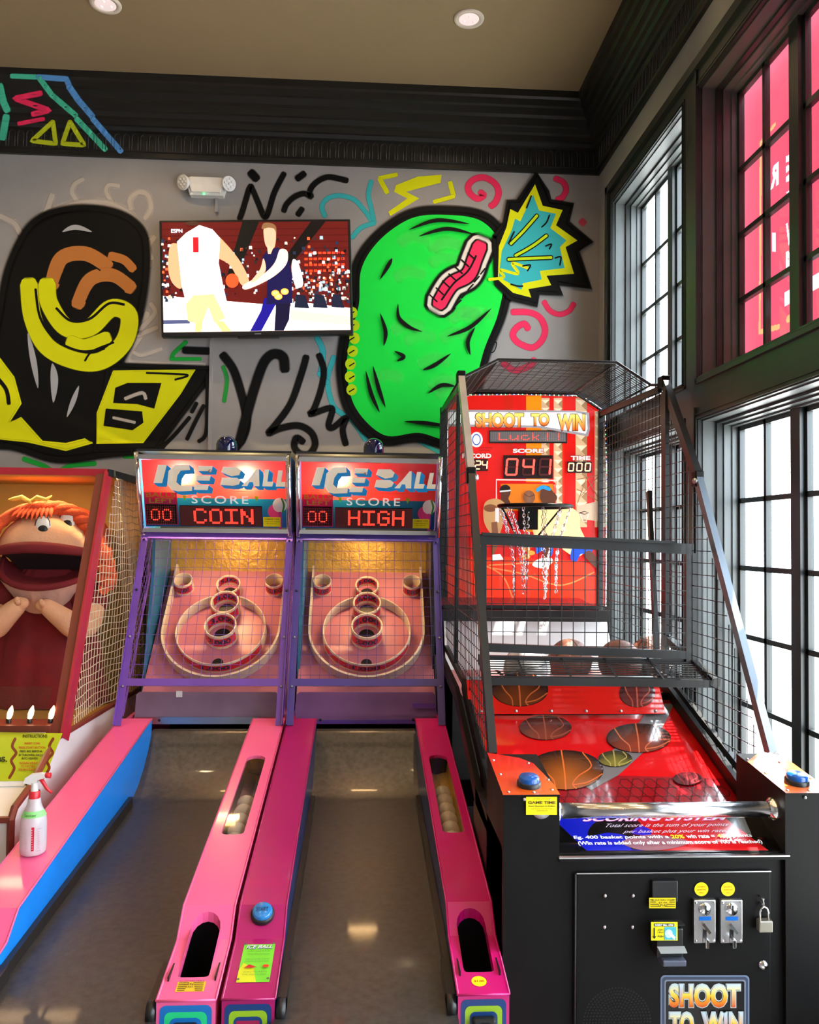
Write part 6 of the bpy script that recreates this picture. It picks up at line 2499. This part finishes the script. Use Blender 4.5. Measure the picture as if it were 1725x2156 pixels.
for k in range(24):
    for j in range(2):
        fs.append((k * 3 + j, k * 3 + j + 1, (k + 1) * 3 + j + 1, (k + 1) * 3 + j))
b.add(vs, fs, M_mouth, True)
b.build('mouth_lining', hd_)
# chin and collar
b = MB()
vs, fs = [], []
for i in range(7):
    t = i / 6
    for j in range(33):
        a = PI + PI * j / 32
        r = (1 - .42 * t)
        wv = .008 * math.sin(j * 2.1) * math.sin(PI * t)
        vs.append((hx + (HXR * .95 * r) * math.cos(a), hy + HYR * .98 * (1 - .30 * t) * math.sin(a) - wv, mz - .165 * abs(math.sin(a)) ** .8 - .13 * t - .01))
for i in range(6):
    for j in range(32):
        fs.append((i * 33 + j, i * 33 + j + 1, (i + 1) * 33 + j + 1, (i + 1) * 33 + j))
b.add(vs, fs, M_collar, True)
b.build('collar', dl2)
# eyes
for u, v in ((92, 1108), (143, 1097)):
    # point on the dome
    d_ = ray(u, v)
    best = None
    t = 3.5
    while t < 5:
        p = EYE + d_ * t
        q_ = ((p.x - hx) / HXR) ** 2 + ((p.y - hy) / HYR) ** 2 + ((p.z - mz) / HZR) ** 2
        if q_ < 1:
            best = p
            break
        t += .003
    p = best
    b = MB()
    b.ball((p.x, p.y - .006, p.z), .044, M_white, 20, sc=(.9, .5, 1.3))
    eo = b.build('eye', hd_)
    b = MB()
    b.ball((p.x + .004, p.y - .022, p.z - .020), .027, M_black, 16, sc=(.95, .4, 1.1))
    b.tube([(p.x - .038 * math.cos(q), p.y - .014, p.z + .055 * math.sin(q) + .002) for q in [PI * i / 10 for i in range(11)]], .002, M_black, n=5)
    eo2 = b.build('pupil', hd_)
# hair: braided yarn over the head and hanging braids
b = MB()
arc = [(hx - .37, hy - .10, mz - .16), (hx - .36, hy - .14, mz - .05), (hx - .335, hy - .15, mz + .05), (hx - .27, hy - .14, mz + .15), (hx - .17, hy - .12, mz + .215), (hx - .03, hy - .11, mz + .245),
       (hx + .12, hy - .10, mz + .235), (hx + .24, hy - .09, mz + .17), (hx + .32, hy - .09, mz + .08), (hx + .37, hy - .08, mz - .05), (hx + .39, hy - .07, mz - .17)]
arc = smooth_path([(hx + (x - hx) * .83, y, z) for x, y, z in arc], n=8)
for ph in (0, 2 * PI / 3, 4 * PI / 3):
    pts = []
    for i, p in enumerate(arc):
        a = i * .55 + ph
        e = .022 if 12 < i < len(arc) - 12 else .030
        pts.append((p[0] + e * math.cos(a) * .7, p[1] + e * math.sin(a), p[2] + e * math.cos(a) * .7))
    b.tube(pts, [.026 if 12 < i < len(arc) - 12 else .030 for i in range(len(pts))], M_hair, n=8)
b.ball((hx, hy + .10, mz + .09), .25, M_hair, 24, sc=(1.1, .72, .74))
for k in range(9):                                      # fringe
    x = hx - .10 + k * .018
    b.tube([(x, hy - .13, mz + .245), (x + .004 * (k - 4), hy - .19, mz + .215), (x + .007 * (k - 4), hy - .215, mz + .18 + .004 * abs(k - 4))], [.012, .01, .003], M_hair, n=6)
b.build('hair', dl2)
b = MB()
M_bow = mat('yellow_ribbon', (.75, .50, .06), .6)
for s in (-1, 1):
    c0_ = V((hx - .06, hy - .15, mz + .275))
    b.tube([c0_, c0_ + V((s * .04, -.01, .022)), c0_ + V((s * .085, -.01, .012)), c0_ + V((s * .11, 0, .022 + .012 * s))], [.010, .014, .010, .003], M_bow, n=8)
b.ball((hx - .06, hy - .155, mz + .275), .014, M_bow, 10)
b.build('bow', dl2)
# arms
for s, pts, rr_ in ((-1, [(-.27, -.03, 1.34), (-.285, -.12, 1.25), (-.24, -.19, 1.235), (-.16, -.22, 1.29), (-.085, -.23, 1.345), (-.06, -.235, 1.355)], [.07, .068, .066, .055, .042, .03]),
                    (1, [(.27, -.03, 1.34), (.285, -.12, 1.25), (.24, -.19, 1.235), (.17, -.22, 1.28), (.09, -.24, 1.335), (.06, -.245, 1.345)], [.07, .068, .066, .055, .042, .03])):
    P_ = smooth_path([(hx + x * .84, hy + y, z) for x, y, z in pts], n=6)
    R_ = [r[0] for r in smooth_path([(q, 0) for q in rr_], n=6)]
    b = MB()
    b.tube(P_, R_, M_skin, n=16)
    e_ = P_[-1]
    b.ball(e_, .033, M_skin, 14, sc=(1, .8, .9))
    b.tube([(e_[0] - s * -.015, e_[1] - .02, e_[2] + .0), (e_[0] + s * .01, e_[1] - .045, e_[2] + .025)], [.018, .012], M_skin, n=8)
    b.ball((e_[0] + s * .01, e_[1] - .045, e_[2] + .025), .012, M_skin, 8)
    b.build('arm', dl2)

# ================================================================== banner hanging outside the upper window
b = MB()
M_banner = print_mat('translucent_banner', .6, transl=.085)
bx_ = GX + .06
FBn = lambda u, v: atx(u, v, bx_)
BRED, BWHT, BOR = (.80, .09, .16, 1), (.95, .95, 1, 1), (.95, .45, .18, 1)
gl = []                                                 # glyph triangles in photo coordinates of the banner plane
for t, u0, u1, v0, v1, sk in (('E', 1676, 1702, 298, 262, -16), ('TE', 1655, 1700, 385, 330, -28), ('R', 1622, 1640, 400, 352, -12), ('EY', 1655, 1702, 440, 405, -26),
                              ('NOW', 1655, 1705, 520, 470, -26), ('I', 1626, 1634, 530, 490, 0), ('AM', 1655, 1705, 580, 530, -26)):
    vs, fs = glyphs(t, .05)
    P2_ = [(u0 + (u1 - u0) * (1 - a), v0 + (v1 - v0) * q + sk * (1 - a)) for a, q in vs]
    for f in fs:
        T3 = []
        for i in f:
            p = FBn(*P2_[i])
            T3.append((p.y, p.z))
        gl.append((T3, min(p[0] for p in T3), max(p[0] for p in T3), min(p[1] for p in T3), max(p[1] for p in T3)))
lines_ = []
for pts, wd in (([(1600, 700), (1601, 560), (1602, 300), (1632, 262)], .009), ([(1604, 698), (1640, 688)], .012), ([(1668, 215), (1690, 196)], .010), ([(1660, 672), (1680, 664)], .016), ([(1696, 664), (1698, 666)], .022)):
    q = [FBn(*p) for p in pts]
    for a, c in zip(q, q[1:]):
        lines_.append(((a.y, a.z), (c.y, c.z), wd))


def inside(T3, y, z):
    c = False
    n_ = len(T3)
    for i in range(n_):
        (a, b_), (c_, d_) = T3[i], T3[(i + 1) % n_]
        if (b_ > z) != (d_ > z) and y < (c_ - a) * (z - b_) / (d_ - b_) + a:
            c = not c
    return c


def bcol(y, z):
    for T3, y0, y1, z0, z1 in gl:
        if y0 <= y <= y1 and z0 <= z <= z1 and inside(T3, y, z):
            return BWHT
    for (ay, az), (cy, cz), wd in lines_:
        L2 = (cy - ay) ** 2 + (cz - az) ** 2
        t = max(0, min(1, ((y - ay) * (cy - ay) + (z - az) * (cz - az)) / L2))
        if math.hypot(y - ay - t * (cy - ay), z - az - t * (cz - az)) < wd:
            return BOR
    if z < 2.76 and y < 3.33 and z > 2.70:
        return BWHT
    return BRED


cell = .004
vs, fs, cs = [], [], []
ny, nz_ = int((3.72 - 2.98) / cell), int((3.84 - 2.44) / cell)
for i in range(ny):
    for j in range(nz_):
        y, z = 2.98 + i * cell, 2.44 + j * cell
        k = len(vs)
        vs += [(bx_, y, z), (bx_, y + cell, z), (bx_, y + cell, z + cell), (bx_, y, z + cell)]
        fs.append((k, k + 1, k + 2, k + 3))
        cs += [bcol(y + cell / 2, z + cell / 2)] * 4
b.add(vs, fs, M_banner, False, cs)
b.col = BRED
b.quad((bx_, 2.46, 2.44), (bx_, 2.98, 2.44), (bx_, 2.98, 3.84), (bx_, 2.46, 3.84), M_banner)
tag(b.build('window_banner'), 'red banner with reversed white letters hanging outside the upper right window', 'banner')

# cables on the floor
b = MB()
b.tube(smooth_path([(.55, 4.9, .012), (.62, 4.6, .012), (.50, 4.3, .012), (.66, 4.1, .012), (.70, 3.6, .012)], n=8), .006, M_rubber, n=6)
tag(b.build('floor_cable'), 'black cable lying on the floor between the two machines', 'cable')
